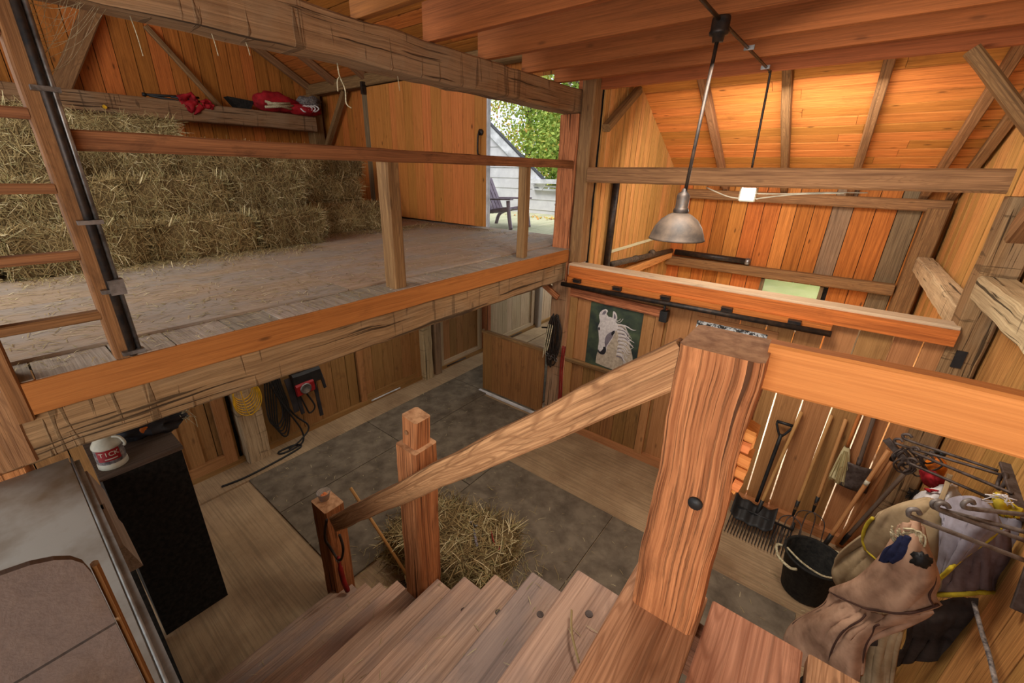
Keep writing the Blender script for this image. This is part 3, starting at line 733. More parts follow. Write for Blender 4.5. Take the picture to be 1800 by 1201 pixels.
t = thing('stair_railing', 'heavy timber stair railing with newel post and sloping handrail', 'railing', (-1.2, 1.05, 0.0))
b = MB(); b.timber((-0.138, 1.055, 2.16), (-0.143, 1.045, 3.035), 0.175, 0.172, (0, 1, 0), n=26, rough=.007, ch=.012, rnd=.42, cap=1); nw = b.build('newel_post', [M['newel'], M['endgrain']], t)
sp = [(1282, 740), (1306, 752), (1330, 768), (1324, 788), (1306, 800), (1320, 812), (1313, 832), (1304, 850), (1290, 870), (1272, 850)]
b = MB(); b.poly([at(px, py, 1, 1.0) for px, py in sp], (0, 1, 0), .06); b.build('splintered_edge', M['landing_rail'], nw)
for (x0, y0, x1, y1) in ((1302, 762, 1326, 772), (1298, 782, 1318, 790), (1296, 806, 1316, 816), (1292, 828, 1310, 836), (1288, 848, 1302, 856)):
    b = MB(); b.timber(at(x0, y0, 1, .995), at(x1, y1, 1, .995), .02, .03, n=3, rough=.006, ch=.006); b.build('splinter', M['landing_rail'], nw)
b = MB(); b.lathe((-0.118, 0.965, 2.62), [(0, .006), (.017, .006), (.018, 0)], 14, axis=(0, -1, 0)); b.build('peg_hole_black', M['black'], nw)  # black disc stands in for the shade inside the hole
b = MB(); b.timber((-0.205, 0.995, 2.993), (-2.2, 0.995, 1.14), 0.045, 0.108, (0, 0, 1), n=40, rough=.006, ch=.006); b.build('handrail', M['handrail'], t)
b = MB(); b.timber((-0.06, 1.06, 3.00), (1.08, 1.075, 3.005), 0.045, 0.112, n=16, rough=.003, ch=.006); b.build('level_rail', M['landing_rail'], t)
b = MB(); b.timber((-1.41, 1.095, 1.08), (-1.39, 1.095, 2.13), 0.15, 0.15, (0, 1, 0), n=18, rough=.005, ch=.01, cap=1); mp = b.build('middle_post', [M['newel'], M['endgrain']], t)
b = MB(); b.timber((-1.40, 1.10, 2.12), (-1.385, 1.10, 2.29), 0.11, 0.1, (0, 1, 0), n=4, rough=.003, ch=.01, cap=1); b.build('post_tenon', [M['newel'], M['endgrain']], mp)
b = MB(); b.lathe((-1.40, 1.047, 2.21), [(0, .004), (.012, .004), (.012, 0)], 12, axis=(0, -1, 0)); b.build('peg', M['sawn_grey'], mp)
b = MB(); b.timber((-2.56, 1.12, 0.0), (-2.54, 1.12, 1.03), 0.2, 0.16, (0, 1, 0), n=16, rough=.005, ch=.01, rnd=.35, cap=1); b.build('end_post', [M['newel'], M['endgrain']], t)

# little tub of fruit on the end post
t = thing('fruit_tub', 'small clear plastic tub of peach slices on the lowest stair post', 'tub', (-2.58, 1.12, 1.032))
b = MB(); b.lathe((-2.58, 1.12, 1.034), [(0, 0), (.036, 0), (.048, .06), (.052, .062), (.052, .066), (.046, .064), (.034, .004), (0, .003)], 20); b.build('tub', M['clear'], t)
for k in range(7):
    a_ = k * 2.4; r_ = 0.0 if k == 0 else 0.02
    b = MB(); c_ = V((-2.58 + math.cos(a_) * r_, 1.12 + math.sin(a_) * r_, 1.056 + .008 * (k % 2)))
    b.lathe(c_, [(0, -.014), (.01, -.01), (.014, 0), (.01, .01), (0, .014)], 10, axis=(math.cos(a_), math.sin(a_), .5)); b.build('fruit_slice', M['fruit'], t)

# lead rope and red strap on the end post
t = thing('lead_rope', 'dark lead rope with a red handle hanging on the lowest stair post', 'rope', (-2.42, 0.98, 0.5))
b = MB(); b.tube(curve([(-2.22, .955, 1.19), (-2.26, .95, 1.08), (-2.30, 0.955, 0.95), (-2.35, 1.0, 0.80), (-2.31, 1.015, 0.72), (-2.25, 1.02, 0.74), (-2.19, 1.02, .9), (-2.17, 1.0, 1.05)], 8), .009, 8); b.build('rope', M['cloth_dark'], t)
b = MB(); b.tube(curve([(-2.29, 1.02, .73), (-2.29, 1.02, .62), (-2.27, 1.02, .5), (-2.25, 1.03, .40)], 6), [.012] * 6 + [.02] * 12 + [.017], 8); b.build('handle', M['redplastic'], t)
b = MB(); b.lathe((-2.3, 1.015, .70), [(.02, -.006), (.026, 0), (.02, .006), (.014, 0), (.02, -.006)], 12, axis=(0, 1, 0)); b.build('snap', M['steel'], t)

# counter ledge at the left of the stairs and plank in the foreground
M['edgesteel'] = plain('worn_grey_edge', (150, 152, 150), .5, .1, c2=(110, 106, 98), nscale=8)
t = thing('ledge', 'grey sheet-metal topped ledge at the lower left beside the stairs', 'ledge', (-1.8, -0.4, 0.0))
b = MB(); b.box(-2.6, -0.75, -1.3, -0.02, 2.075, 2.09, 'x'); b.build('metal_top', M['zinc'], t)
b = MB(); b.tube([(-2.6, -0.012, 2.085), (-0.75, -0.012, 2.085)], 0.005, 8); b.build('edge_bead', M['edgesteel'], t)
b = MB(); b.box(-2.6, -0.75, -0.02, 0.012, 2.05, 2.062); b.build('drip_edge', M['edgesteel'], t)
b = MB(); b.box(-2.6, -0.75, -0.05, -0.022, 1.98, 2.075); b.build('edge_board', M['greyboard'], t)
for (x0, x1, dy) in ((-2.58, -2.2, 0), (-2.24, -1.9, .006)):
    b = MB(); b.hexa([(x0, -.02, 2.0), (x0, .02 + dy, 2.0), (x0, .05 + dy, 1.86), (x0, -.02, 1.86), (x1, -.02, 2.0), (x1, .02 + dy, 2.0), (x1, .05 + dy, 1.86), (x1, -.02, 1.86)]); b.build('peeling_board', M['edgeboard'], t)
b = MB(); b.box(-2.6, -0.75, -0.09, -0.05, 0.0, 2.07, 'z'); b.build('front_panel', M['cloth_dark'], t)
t = thing('plank_gate', 'dark rounded plank gate closest to the camera, bottom left corner', 'gate', (-0.62, -0.25, 2.09))
def panel_strip(z0, top):
    b = MB(); b.poly([(-0.62, -0.6, z0), (-0.62, -0.026, z0)] + [(-0.62, y_, z_) for y_, z_ in top], (-1, 0, 0), 0.009); return b
panel_strip(2.836, [(-0.026, 2.925), (-0.029, 2.945), (-0.036, 2.958), (-0.048, 2.968), (-0.065, 2.976), (-0.09, 2.981), (-0.6, 2.99)]).build('plank', M['darkplank'], t)
panel_strip(2.60, [(-0.026, 2.832), (-0.6, 2.832)]).build('plank', M['darkplank'], t)
panel_strip(2.09, [(-0.026, 2.596), (-0.6, 2.596)]).build('plank', M['darkplank'], t)
b = MB(); b.timber((-0.63, -0.021, 2.09), (-0.63, -0.021, 2.93), 0.012, 0.008, (0, 1, 0), n=6, rough=.001, ch=.003); b.build('edge_strip', M['sawn_grey'], t)

# ================================================================== UNDER THE LOFT
t = thing('feed_cabinet', 'tall black cabinet with a dusty wooden top under the loft', 'cabinet', (-3.7, 0.3, 0.0))
b = MB(); b.box(-4.1, -3.3, 0.07, 0.50, 0.0, 1.50, 'z'); b.build('body', M['rubber'], t)
b = MB(); b.box(-4.1, -3.29, 0.06, 0.51, 1.50, 1.53, 'y'); b.build('top', M['oldhandle'], t)
b = MB(); b.box(-3.28, -2.72, 0.0, 0.045, 0.0, 1.52, 'z'); b.build('side_panel', M['rubber'], t)
t = thing('tick_jug', 'white jug with a red and grey TICK label on the black cabinet', 'jug', (-3.40, 0.15, 1.53))
b = MB(); b.lathe((-3.40, 0.155, 1.531), [(0, 0), (.072, 0), (.078, .006), (.078, .035), (.074, .04), (.074, .15), (.078, .155), (.076, .17), (.055, .205), (.03, .225), (.03, .25), (0, .25)], 28); jg = b.build('jug_body', M['white'], t)
def wrap(mb, cx_, cy2, r, a0, a1, z0, z1, n=14):
    for i in range(n):
        p = [];
        for (aa, zz) in ((a0 + (a1 - a0) * i / n, z0), (a0 + (a1 - a0) * (i + 1) / n, z0), (a0 + (a1 - a0) * (i + 1) / n, z1), (a0 + (a1 - a0) * i / n, z1)):
            p.append((cx_ + math.cos(aa) * r, cy2 + math.sin(aa) * r, zz))
        mb.add(p, [[0, 1, 2, 3]], None, .5)
b = MB(); wrap(b, -3.40, .155, .0755, -2.3, 2.3, 1.575, 1.68); b.build('label', M['labelgrey'], t)
b = MB(); wrap(b, -3.40, .155, .0765, -1.0, 0.62, 1.60, 1.68); b.build('label_band', M['labelred'], t)
b = MB(); b.tube(curve([(-3.36, .19, 1.75), (-3.34, .22, 1.74), (-3.325, .235, 1.70), (-3.335, .23, 1.675)], 6), .009, 8); b.build('handle', M['white'], t)
for k, ch in enumerate('TICK'):
    cu = bpy.data.curves.new('letter', 'FONT'); cu.body = ch; cu.size = .042; cu.extrude = .0006; cu.align_x = 'CENTER'
    tmp = bpy.data.objects.new('letter', cu); COL.objects.link(tmp); bpy.context.view_layer.update()
    lm = bpy.data.meshes.new_from_object(tmp.evaluated_get(bpy.context.evaluated_depsgraph_get())); bpy.data.objects.remove(tmp)
    lo = bpy.data.objects.new('letter', lm); COL.objects.link(lo); lo.parent = t
    a_ = -.66 + k * .34
    lo.location = V((-3.40 + math.cos(a_) * .0772, .155 + math.sin(a_) * .0772, 1.637)) - WL[t.name]
    lo.rotation_euler = (PI / 2, 0, a_ + PI / 2); lm.materials.clear(); lm.materials.append(M['white'])
b = MB(); wrap(b, -3.40, .155, .0772, -0.5, 0.35, 1.612, 1.619, 8); b.build('small_print', M['white'], t)
# dark coat lying on the cabinet
def lump(mb, c, sx, sy, sz, amp, seed, nu=26, nv=16, mat=0):
    c = V(c)
    def fn(u, v):
        th = u * 2 * PI; ph = v * PI
        d = V((math.cos(th) * math.sin(ph), math.sin(th) * math.sin(ph), math.cos(ph)))
        k = 1 + amp * mnoise.noise(d * 2.3 + V((seed, seed * 2, 0))) + amp * .5 * mnoise.noise(d * 6 + V((seed, 0, seed)))
        return (c.x + d.x * sx * k, c.y + d.y * sy * k, max(c.z - sz * .98, c.z + d.z * sz * k))
    mb.grid(fn, nu, nv, mat)
    return mb
t = thing('dark_coat', 'bundled charcoal coat with an orange patch behind the TICK jug', 'coat', (-3.62, 0.38, 1.53))
b = MB(); lump(b, (-3.66, .40, 1.61), .12, .24, .09, .5, 3, 40, 20); b.build('coat', M['cloth_black'], t)
b = MB(); b.lathe((-3.545, .37, 1.625), [(0, .006), (.02, .005), (.026, 0)], 14, axis=(1, -.1, .35)); b.build('patch', M['orangeplastic'], t)
b = MB(); b.tube(curve([(-3.62, .16, 1.68), (-3.62, .3, 1.71), (-3.64, .5, 1.715), (-3.68, .62, 1.70)], 8), .014, 8); b.build('red_edge', M['red'], t)
b = MB()
for k in range(16):
    p0 = V((-3.58, .60 + random.uniform(-.03, .03), 1.62 + random.uniform(-.04, .08))); b.tube(curve([p0, p0 + V((random.uniform(-.03, .05), random.uniform(-.02, .05), random.uniform(-.03, .04))), p0 + V((random.uniform(-.02, .08), random.uniform(.0, .06), random.uniform(-.08, .03)))], 4), .002, 4)
b.build('frayed_strings', M['ropewhite'], t)

# rubber mats on the aisle floor
mats = [(-4.62, -3.86, 1.2, 2.78, 'near left'), (-4.62, -3.86, 2.79, 4.55, 'left, second from the cabinet'), (-3.85, -2.62, 1.2, 2.78, 'beside the lowest stair post'), (-3.85, -2.62, 2.79, 4.45, 'in front of the half gate'),
        (-2.61, -1.14, 1.62, 3.42, 'under the loose hay bale'), (-1.13, 0.49, 1.62, 3.42, 'below the landing, nearest to the tools'), (-4.62, -3.0, 4.56, 6.6, 'beyond the half gate')]
for x0, x1, y0, y1, lb in mats:
    b = MB(); b.box(x0, x1, y0, y1, 0.002, 0.02)
    one('rubber_mat', b, M['mat'], 'grey rubber floor mat ' + lb, 'mat', 'rubber floor mats')
b = MB(); b.box(-4.02, -2.86, 4.52, 4.56, 0.002, 0.03); one('sill_strip', b, M['trimwhite'], 'pale strip on the floor under the half gate', 'strip')

# posts and stall doors of the left wall
beam('wall_post', (-5.0, 1.45, 0.0), (-5.0, 1.45, 2.3), 0.22, 0.26, 'hewn_pale', 'rough mortised post behind the yellow hose', 'post', up=(0, 1, 0), rough=.012)
beam('wall_post', (-5.0, 4.26, 0.0), (-5.0, 4.26, 2.3), 0.16, 0.2, 'hewn_pale', 'rough post between the two stall doors', 'post', up=(0, 1, 0), rough=.01)
beam('wall_post', (-5.0, 4.5, 0.0), (-5.0, 4.5, 2.3), 0.15, 0.14, 'greyboard', 'grey split post just right of the rough post between stall doors', 'post', up=(0, 1, 0), rough=.006)
beam('wall_post', (-5.0, 5.85, 0.0), (-5.0, 5.85, 2.3), 0.12, 0.16, 'newel', 'brown post beyond the half gate on the left wall', 'post', up=(0, 1, 0), rough=.004)
beam('wall_post', (-5.0, 7.7, 0.0), (-5.0, 7.7, 2.3), 0.12, 0.16, 'edgeboard', 'pale post at the bright far end of the aisle', 'post', up=(0, 1, 0), rough=.004)
def stall_door(n, y0, y1, mat, fm):
    d = struct('door_%d' % n, (-5.03, (y0 + y1) / 2, 0.06))
    k = y0 + .1
    while k < y1 - .1:
        e = min(k + random.uniform(.15, .2), y1 - .09)
        b = MB(); b.box(-5.08, -5.055 + random.uniform(0, .003), k + .002, e - .002, .12, 2.2, 'z'); b.build('door_board', M[mat], d); k = e
    for (a0, a1) in ((y0, y0 + .1), (y1 - .1, y1)):
        b = MB(); b.box(-5.075, -5.02, a0, a1, .06, 2.25, 'z'); b.build('stile', M[fm], d)
    b = MB(); b.box(-5.075, -5.025, y0 + .1, y1 - .1, .06, .17, 'y'); b.build('bottom_rail', M[fm], d)
    b = MB(); b.box(-5.075, -5.025, y0 + .1, y1 - .1, 2.12, 2.25, 'y'); b.build('top_rail', M[fm], d)
    b = MB(); b.tube([(-5.0, y0 + .15, .06), (-5.0, y1 - .5, .06)], .014, 6); b.build('guide_bar', M['trimwhite' if n == 2 else 'blackpipe'], d)
    return d
stall_door(2, 2.98, 4.18, 'ply', 'ply'); stall_door(3, 4.60, 5.74, 'ply', 'ply_pale'); stall_door(4, 5.98, 7.56, 'ply_pale', 'ply_pale')
d = struct('door_5', (-5.02, 0.95, 0.0))
for (a0, a1) in ((0.66, 0.76), (1.12, 1.24)):
    b = MB(); b.box(-5.04, -4.99, a0, a1, 0.09, 2.2, 'z'); b.build('stile', M['ply'], d)
b = MB(); b.box(-5.04, -4.995, .76, 1.12, 0.09, .22, 'y'); b.build('bottom_rail', M['ply'], d)
b = MB(); b.box(-5.045, -5.02, .76, .93, 0.22, 2.2, 'z'); b.build('door_board', M['ply'], d)

# half gate with rod
t = thing('half_gate', 'half-height brown board gate under the loft beam', 'gate', (-3.45, 4.6, 0.04))
k = -3.98
while k < -2.84:
    e = min(k + .19, -2.82); b = MB(); b.box(k + .002, e - .002, 4.575 + random.uniform(0, .003), 4.60, 0.05, 1.04, 'z'); b.build('gate_board', M['gate'], t); k = e
b = MB(); b.box(-4.0, -2.82, 4.565, 4.62, 1.04, 1.085); b.build('top_rail', M['sawn_grey'], t)
b = MB(); b.box(-3.99, -3.945, 4.60, 4.64, 0.05, 1.04, 'z'); b.build('gate_stile', M['gate'], t)
b = MB(); b.tube([(-3.93, 4.6, 1.085), (-3.93, 4.6, 2.1)], .025, 8); b.build('stay_pole', M['rail'], t)

# bridles on the post
t = thing('bridles', 'tangle of dark leather bridles hung on the post by the half gate', 'bridle', (-2.68, 4.5, 0.9))
b = MB()
random.seed(21)
for k in range(13):
    w_ = random.uniform(.01, .085); x_ = -2.68 + random.uniform(-.05, .05); zt = 1.66 - random.uniform(0, .06); zb = random.uniform(.80, 1.15)
    yy = 4.575 - random.uniform(0, .05)
    b.tube(curve([(x_, yy, zt), (x_ - w_, yy - .01, zt - .14), (x_ - w_ * 1.3, yy - .02, (zt + zb) / 2), (x_ - w_ * .6, yy - .02, zb + .06), (x_, yy, zb), (x_ + w_ * .7, yy - .01, zb + .1), (x_ + w_, yy - .01, (zt + zb) / 2 + .05), (x_ + w_ * .6, yy, zt - .1), (x_, yy, zt)], 5), .009, 6)
b.build('straps', M['blackpipe'], t)
b = MB()
for k in range(3):
    x_ = -2.74 + .03 * k; b.tube(curve([(x_, 4.50, 1.5), (x_ - .03, 4.49, 1.25), (x_ - .05, 4.48, 1.0 + .06 * k)], 6), .007, 6)
b.build('glint_strand', M['ropewhite'], t)  # pale strands put in as highlights on the dark leather
b = MB()
for k in range(4):
    b.lathe((-2.74 + .05 * k, 4.50, 1.06 - .04 * (k % 2)), [(.026, -.004), (.03, 0), (.026, .004), (.022, 0), (.026, -.004)], 14, axis=(.2, 1, 0))
b.build('bit_rings', M['steel'], t)
b = MB(); b.tube([(-2.86, 4.52, 1.42), (-2.68, 4.54, 1.45)], .012, 6); b.build('hook_bar', M['blackpipe'], t)
t = thing('red_lead', 'red rope hanging down the partition edge beside the bridles', 'rope', (-2.53, 4.55, 0.2))
for dx in (0, .03):
    b = MB(); b.tube(curve([(-2.53 + dx, 4.56, 1.22), (-2.535 + dx, 4.545, .9), (-2.525 + dx, 4.55, .55), (-2.53 + dx, 4.55, .2)], 6), .012, 8); b.build('strand', M['redplastic'], t)

# wall hung things under the loft
t = thing('yellow_hose', 'coil of thin yellow hose hung on the mortised post', 'hose', (-4.85, 1.4, .7))
b = MB()
for k in range(7):
    r_ = .10 + .008 * k; rz = .14 + .017 * k
    b.tube([(-4.86 + .006 * k, 1.41 + math.sin(a_) * r_ + .004 * k, 1.02 - .02 * k + math.cos(a_) * rz * (.8 if math.cos(a_) < 0 else 1)) for a_ in [2 * PI * i / 26 for i in range(26)]], .006, 6, closed=True)
b.tube(curve([(-4.83, 1.40, 1.2), (-4.82, 1.385, 1.0), (-4.82, 1.41, .74), (-4.83, 1.46, .70), (-4.83, 1.5, .8)], 6), .006, 6)
b.build('coil', M['cyellow'], t)
t = thing('electric_cable', 'black electric cables looped on the wall, trailing to the floor', 'cable', (-4.9, 1.75, 0))
b = MB()
for k in range(5):
    y_ = 1.72 + .02 * k
    b.tube(curve([(-4.93, y_, 1.2), (-4.9, y_ - .07 + .01 * k, .85), (-4.88, y_ - .09, .5 - .04 * k), (-4.88, y_, .40 - .05 * k), (-4.88, y_ + .08, .55), (-4.9, y_ + .05, .9), (-4.93, y_ + .03, 1.2)], 6), .010, 6)
b.tube(curve([(-4.93, 1.7, 1.2), (-4.9, 1.74, .9), (-4.87, 1.85, .55), (-4.86, 1.97, .2), (-4.83, 1.95, .04), (-4.78, 1.8, .035), (-4.8, 1.65, .035), (-4.86, 1.66, .035), (-4.84, 1.84, .04), (-4.75, 1.88, .035), (-4.7, 1.6, .035), (-4.68, 1.2, .035), (-4.72, .95, .035)], 7), .012, 6)
b.tube(curve([(-4.92, 1.72, 1.1), (-4.88, 1.9, .5), (-4.84, 2.06, .22), (-4.8, 1.92, .1), (-4.8, 1.75, .045)], 7), .012, 6)
b.build('cord', M['black'], t)
t = thing('blower_vacuum', 'black and red grooming blower hung on the lower left wall', 'blower', (-4.85, 2.15, .6))
b = MB(); b.timber((-4.9, 1.98, .90), (-4.86, 2.32, .92), .16, .2, n=8, rough=.006, ch=.03); b.build('housing', M['black'], t)
b = MB(); b.timber((-4.80, 1.97, .79), (-4.80, 2.2, .80), .05, .16, n=6, rough=.004, ch=.02); b.build('front_panel', M['labelred'], t)
b = MB(); b.lathe((-4.772, 2.08, .80), [(.07, 0), (.07, .012), (.055, .014), (.05, .004), (.035, .012), (.03, .004), (0, .01)], 20, axis=(1, 0, 0)); b.build('intake_ring', M['steel'], t)
for k, (y_, z0, w_) in enumerate(((1.93, .48, .07), (2.0, .42, .05), (2.24, .28, .05), (2.34, .66, .04))):
    b = MB(); b.timber((-4.9, y_, .95), (-4.86, y_ + .03, z0), .02, w_, (0, 1, 0), n=6, rough=.008, ch=.004); b.build('strap', M['cloth_black'], t)
b = MB(); b.tube(curve([(-4.88, 2.02, .75), (-4.87, 2.08, .5), (-4.87, 2.12, .38), (-4.87, 2.2, .45), (-4.88, 2.12, .68)], 6), .012, 6); b.build('cord', M['black'], t)
b = MB(); b.tube([(-4.92, 1.8, 1.12), (-4.92, 2.62, 1.02)], .012, 8); b.tube([(-4.92, 2.62, 1.02), (-5.02, 2.62, 1.02)], .012, 8); b.build('wall_bar', M['blackpipe'], t)

# ================================================================== PARTITION FITTINGS
d = struct('door_6', (-1.85, 4.52, 0.06))
for (a0, a1) in ((-2.46, -2.36), (-1.38, -1.26)):
    b = MB(); b.timber(((a0 + a1) / 2, 4.54, .05), ((a0 + a1) / 2, 4.54, 1.97), .1, .04, (0, 1, 0), n=8, rough=.003, ch=.004); b.build('stile', M['tanboard'], d)
b = MB(); b.timber((-2.46, 4.53, 2.0), (-1.26, 4.53, 1.975), .05, .11, n=12, rough=.006, ch=.006); b.build('top_rail', M['newel'], d)
b = MB(); b.timber((-2.46, 4.53, 1.07), (-1.3, 4.53, 1.07), .05, .06, n=8, rough=.003); b.build('middle_rail', M['sawn_grey'], d)
k = -2.36
for w_ in (.2, .64, .14):
    b = MB(); b.box(k + .002, k + w_ - .002, 4.55, 4.572, 1.1, 1.95, 'z'); b.build('upper_panel', M['tanboard'], d); k += w_
k = -2.36
while k < -1.39:
    e = min(k + .165, -1.38); b = MB(); b.box(k + .002, e - .002, 4.548 + random.uniform(0, .003), 4.572, .07, 1.04, 'z'); b.build('door_board', M['gate'], d); k = e
t = thing('door_track', 'long black iron sliding-door rail along the top of the partition', 'rail', (-1.2, 4.42, 2.08))
b = MB(); b.tube([(-2.55, 4.43, 2.105), (0.16, 4.43, 2.135)], .027, 12); b.build('rail', M['blackpipe'], t)
for x_ in (-2.35, -1.83, -1.28, -0.68, -0.12):
    b = MB(); b.box(x_ - .05, x_ + .05, 4.432, 4.469, 2.15, 2.19); b.box(x_ - .05, x_ + .05, 4.40, 4.47, 2.19, 2.196); b.build('bracket', M['blackpipe'], t)
b = MB(); b.box(-1.31, -1.23, 4.44, 4.52, 1.90, 2.02, 'z'); b.tube([(-1.27, 4.45, 2.02), (-1.27, 4.44, 2.1)], .012, 8); b.build('hanger', M['black'], t)

# posters
t = thing('horse_poster', 'poster of a white horse with a flying mane on the sliding stall door', 'poster', (-1.845, 4.50, 1.1))
px0, px1, pz0, pz1 = -2.175, -1.515, 1.08, 1.94
b = MB(); b.box(px0, px1, 4.538, 4.546, pz0, pz1); b.build('sheet', M['posterbg'], t)
P_ = [plain('print_pale', (206, 198, 192), .4, c2=(182, 172, 168), nscale=30), plain('print_grey', (122, 112, 118), .4, c2=(104, 96, 102), nscale=20), plain('print_dark', (44, 42, 46), .4), plain('print_warm', (184, 168, 146), .4, c2=(150, 136, 118), nscale=26)]
def q2(px, py):   # poster crop spot -> poster plane
    return at(1020 + px * 130 / 1115, 520 + py * 140 / 1201, 1, 4.54)
def shape(pts, lay, m_, nm, sub=4):
    b = MB(); c = curve([q2(*p) for p in pts] + [q2(*pts[0])], sub)[:-1]
    b.poly([V((p.x, 4.538 - .0008 * lay, p.z)) for p in c], (0, -1, 0), .0006); return b.build(nm, P_[m_], t)
shape([(232, 1010), (250, 880), (290, 800), (340, 650), (480, 480), (560, 440), (640, 520), (700, 650), (760, 800), (790, 950), (760, 1040), (640, 1110), (560, 1130), (400, 1080)], 1, 3, 'neck_print')
shape([(300, 300), (430, 320), (505, 360), (548, 450), (530, 540), (490, 640), (440, 715), (402, 780), (395, 835), (350, 884), (290, 866), (268, 800), (283, 690), (278, 560), (270, 470), (298, 390), (288, 330)], 2, 0, 'head_print', 3)
shape([(295, 300), (350, 335), (430, 315), (490, 335), (545, 395), (575, 470), (540, 530), (470, 440), (400, 375), (320, 385)], 6, 0, 'forelock_print', 3)
shape([(285, 300), (310, 240), (380, 200), (420, 230), (400, 270), (430, 320), (440, 380), (330, 385)], 3, 0, 'ear_print')
shape([(490, 320), (500, 235), (540, 260), (560, 340), (520, 390), (470, 400)], 3, 0, 'ear_print')
shape([(508, 345), (512, 270), (532, 290), (540, 340)], 4, 1, 'ear_shadow', 2)
shape([(330, 280), (350, 240), (385, 222), (395, 250), (370, 282)], 4, 1, 'ear_shadow', 2)
shape([(520, 520), (500, 600), (450, 680), (410, 740), (385, 780), (370, 700), (390, 610), (440, 560)], 4, 1, 'cheek_print')
shape([(275, 800), (300, 840), (345, 800), (350, 770), (385, 775), (390, 840), (350, 885), (280, 860)], 5, 2, 'muzzle_print')
shape([(470, 560), (500, 530), (525, 535), (515, 570), (480, 600)], 5, 2, 'eye_print')
shape([(272, 480), (290, 470), (300, 500), (282, 520)], 5, 2, 'eye_print')
random.seed(5)
for k in range(44):
    u_ = k / 43
    s0 = (550 + 25 * math.sin(u_ * 3) + random.uniform(-12, 12), 430 + 480 * u_); L_ = random.uniform(190, 330) * (1 - .35 * u_)
    an = random.uniform(.25, .75) + .25 * u_
    c = curve([q2(*s0), q2(s0[0] + L_ * .4 * math.cos(an * .3), s0[1] + L_ * .3 * math.sin(an * .5)), q2(s0[0] + L_ * .75 * math.cos(an), s0[1] + L_ * .85 * math.sin(an)), q2(s0[0] + L_ * .95 * math.cos(an), s0[1] + L_ * 1.0 * math.sin(an) + random.uniform(-50, 40))], 5)
    b = MB(); n_ = len(c); vs = []
    for i_, p in enumerate(c):
        w_ = .010 * (1 - i_ / (n_ - 1)) ** .7 + .0008
        vs += [(p.x, 4.538 - .0042 - .00006 * k, p.z - w_), (p.x, 4.538 - .0042 - .00006 * k, p.z + w_)]
    b.add(vs, [[2 * i_, 2 * i_ + 2, 2 * i_ + 3, 2 * i_ + 1] for i_ in range(n_ - 1)], None, .5)
    b.build('mane_lock', P_[(0, 0, 3, 1, 0)[k % 5]], t)
for k, pts in enumerate([[(540, 380), (600, 400), (650, 350)], [(530, 370), (590, 370), (610, 345)], [(300, 390), (340, 400), (300, 480)]]):
    c = curve([q2(*p) for p in pts], 6); b = MB(); b.tube([V((p.x, 4.533, p.z)) for p in c], .0035, 5); b.build('mane_lock', P_[0], t)

t = thing('landscape_poster', 'black and white poster on a backing board behind the newel post', 'poster', (-0.62, 4.55, 1.45))
b = MB(); b.box(-0.95, -0.30, 4.566, 4.572, 1.46, 1.965); b.build('sheet', M['print'], t)
b = MB(); b.box(-0.96, -0.22, 4.573, 4.583, 1.44, 2.01); b.build('backing_board', M['tanboard'], t)

# ================================================================== HIGH BAY FITTINGS
t = thing('barn_lamp', 'dusty metal dome pendant lamp hanging from the joists', 'lamp', (-0.87, 3.05, 2.97))
c = V((-0.875, 3.05, 2.985))
b = MB(); b.lathe(c, [(.18, -.004), (.184, .0), (.178, .008), (.168, .04), (.15, .085), (.118, .13), (.08, .158), (.045, .172), (.045, .176), (.075, .162), (.113, .134), (.145, .089), (.163, .043), (.173, .01), (.18, -.004)], 36); sh = b.build('lamp_shade', M['shade'], t)
b = MB(); b.lathe(c, [(.046, .17), (.05, .19), (.044, .205), (.040, .21), (.041, .285), (.034, .30), (.018, .312), (.014, .33), (0, .335)], 24); b.build('socket_neck', M['blackpipe'], t)
b = MB(); b.lathe(c, [(0, .02), (.025, .03), (.032, .06), (.025, .1), (.02, .14), (.02, .17)], 16); b.build('bulb', M['white'], t)
b = MB(); b.tube([(-0.868, 3.05, 3.30), (-0.835, 3.05, 4.16)], .011, 10); b.build('stem', M['blackpipe'], t)
b = MB(); b.lathe((-0.833, 3.05, 4.13), [(0, 0), (.03, 0), (.034, .03), (.05, .035), (.056, .05), (.05, .062), (.05, .115), (.046, .125), (0, .125)], 20); b.build('junction_box', M['blackpipe'], t)
t = thing('ceiling_conduit', 'black conduit under the joists running back to the cross beam', 'conduit', (-0.8, 3.6, 3.5))
b = MB(); b.tube([(-0.845, 1.9, 4.235), (-0.835, 3.0, 4.235)], .011, 8); b.build('pipe', M['blackpipe'], t)
b = MB(); b.tube(curve([(-0.83, 3.1, 4.235), (-0.80, 4.45, 4.235), (-0.795, 4.60, 4.225), (-0.79, 4.63, 4.16), (-0.77, 4.63, 3.47)], 8), .010, 8); b.build('pipe', M['blackpipe'], t)
for y_ in (3.75, 4.45):
    b = MB(); b.box(-0.84, -0.775, y_, y_ + .015, 4.222, 4.25); b.build('clip', M['steel'], t)

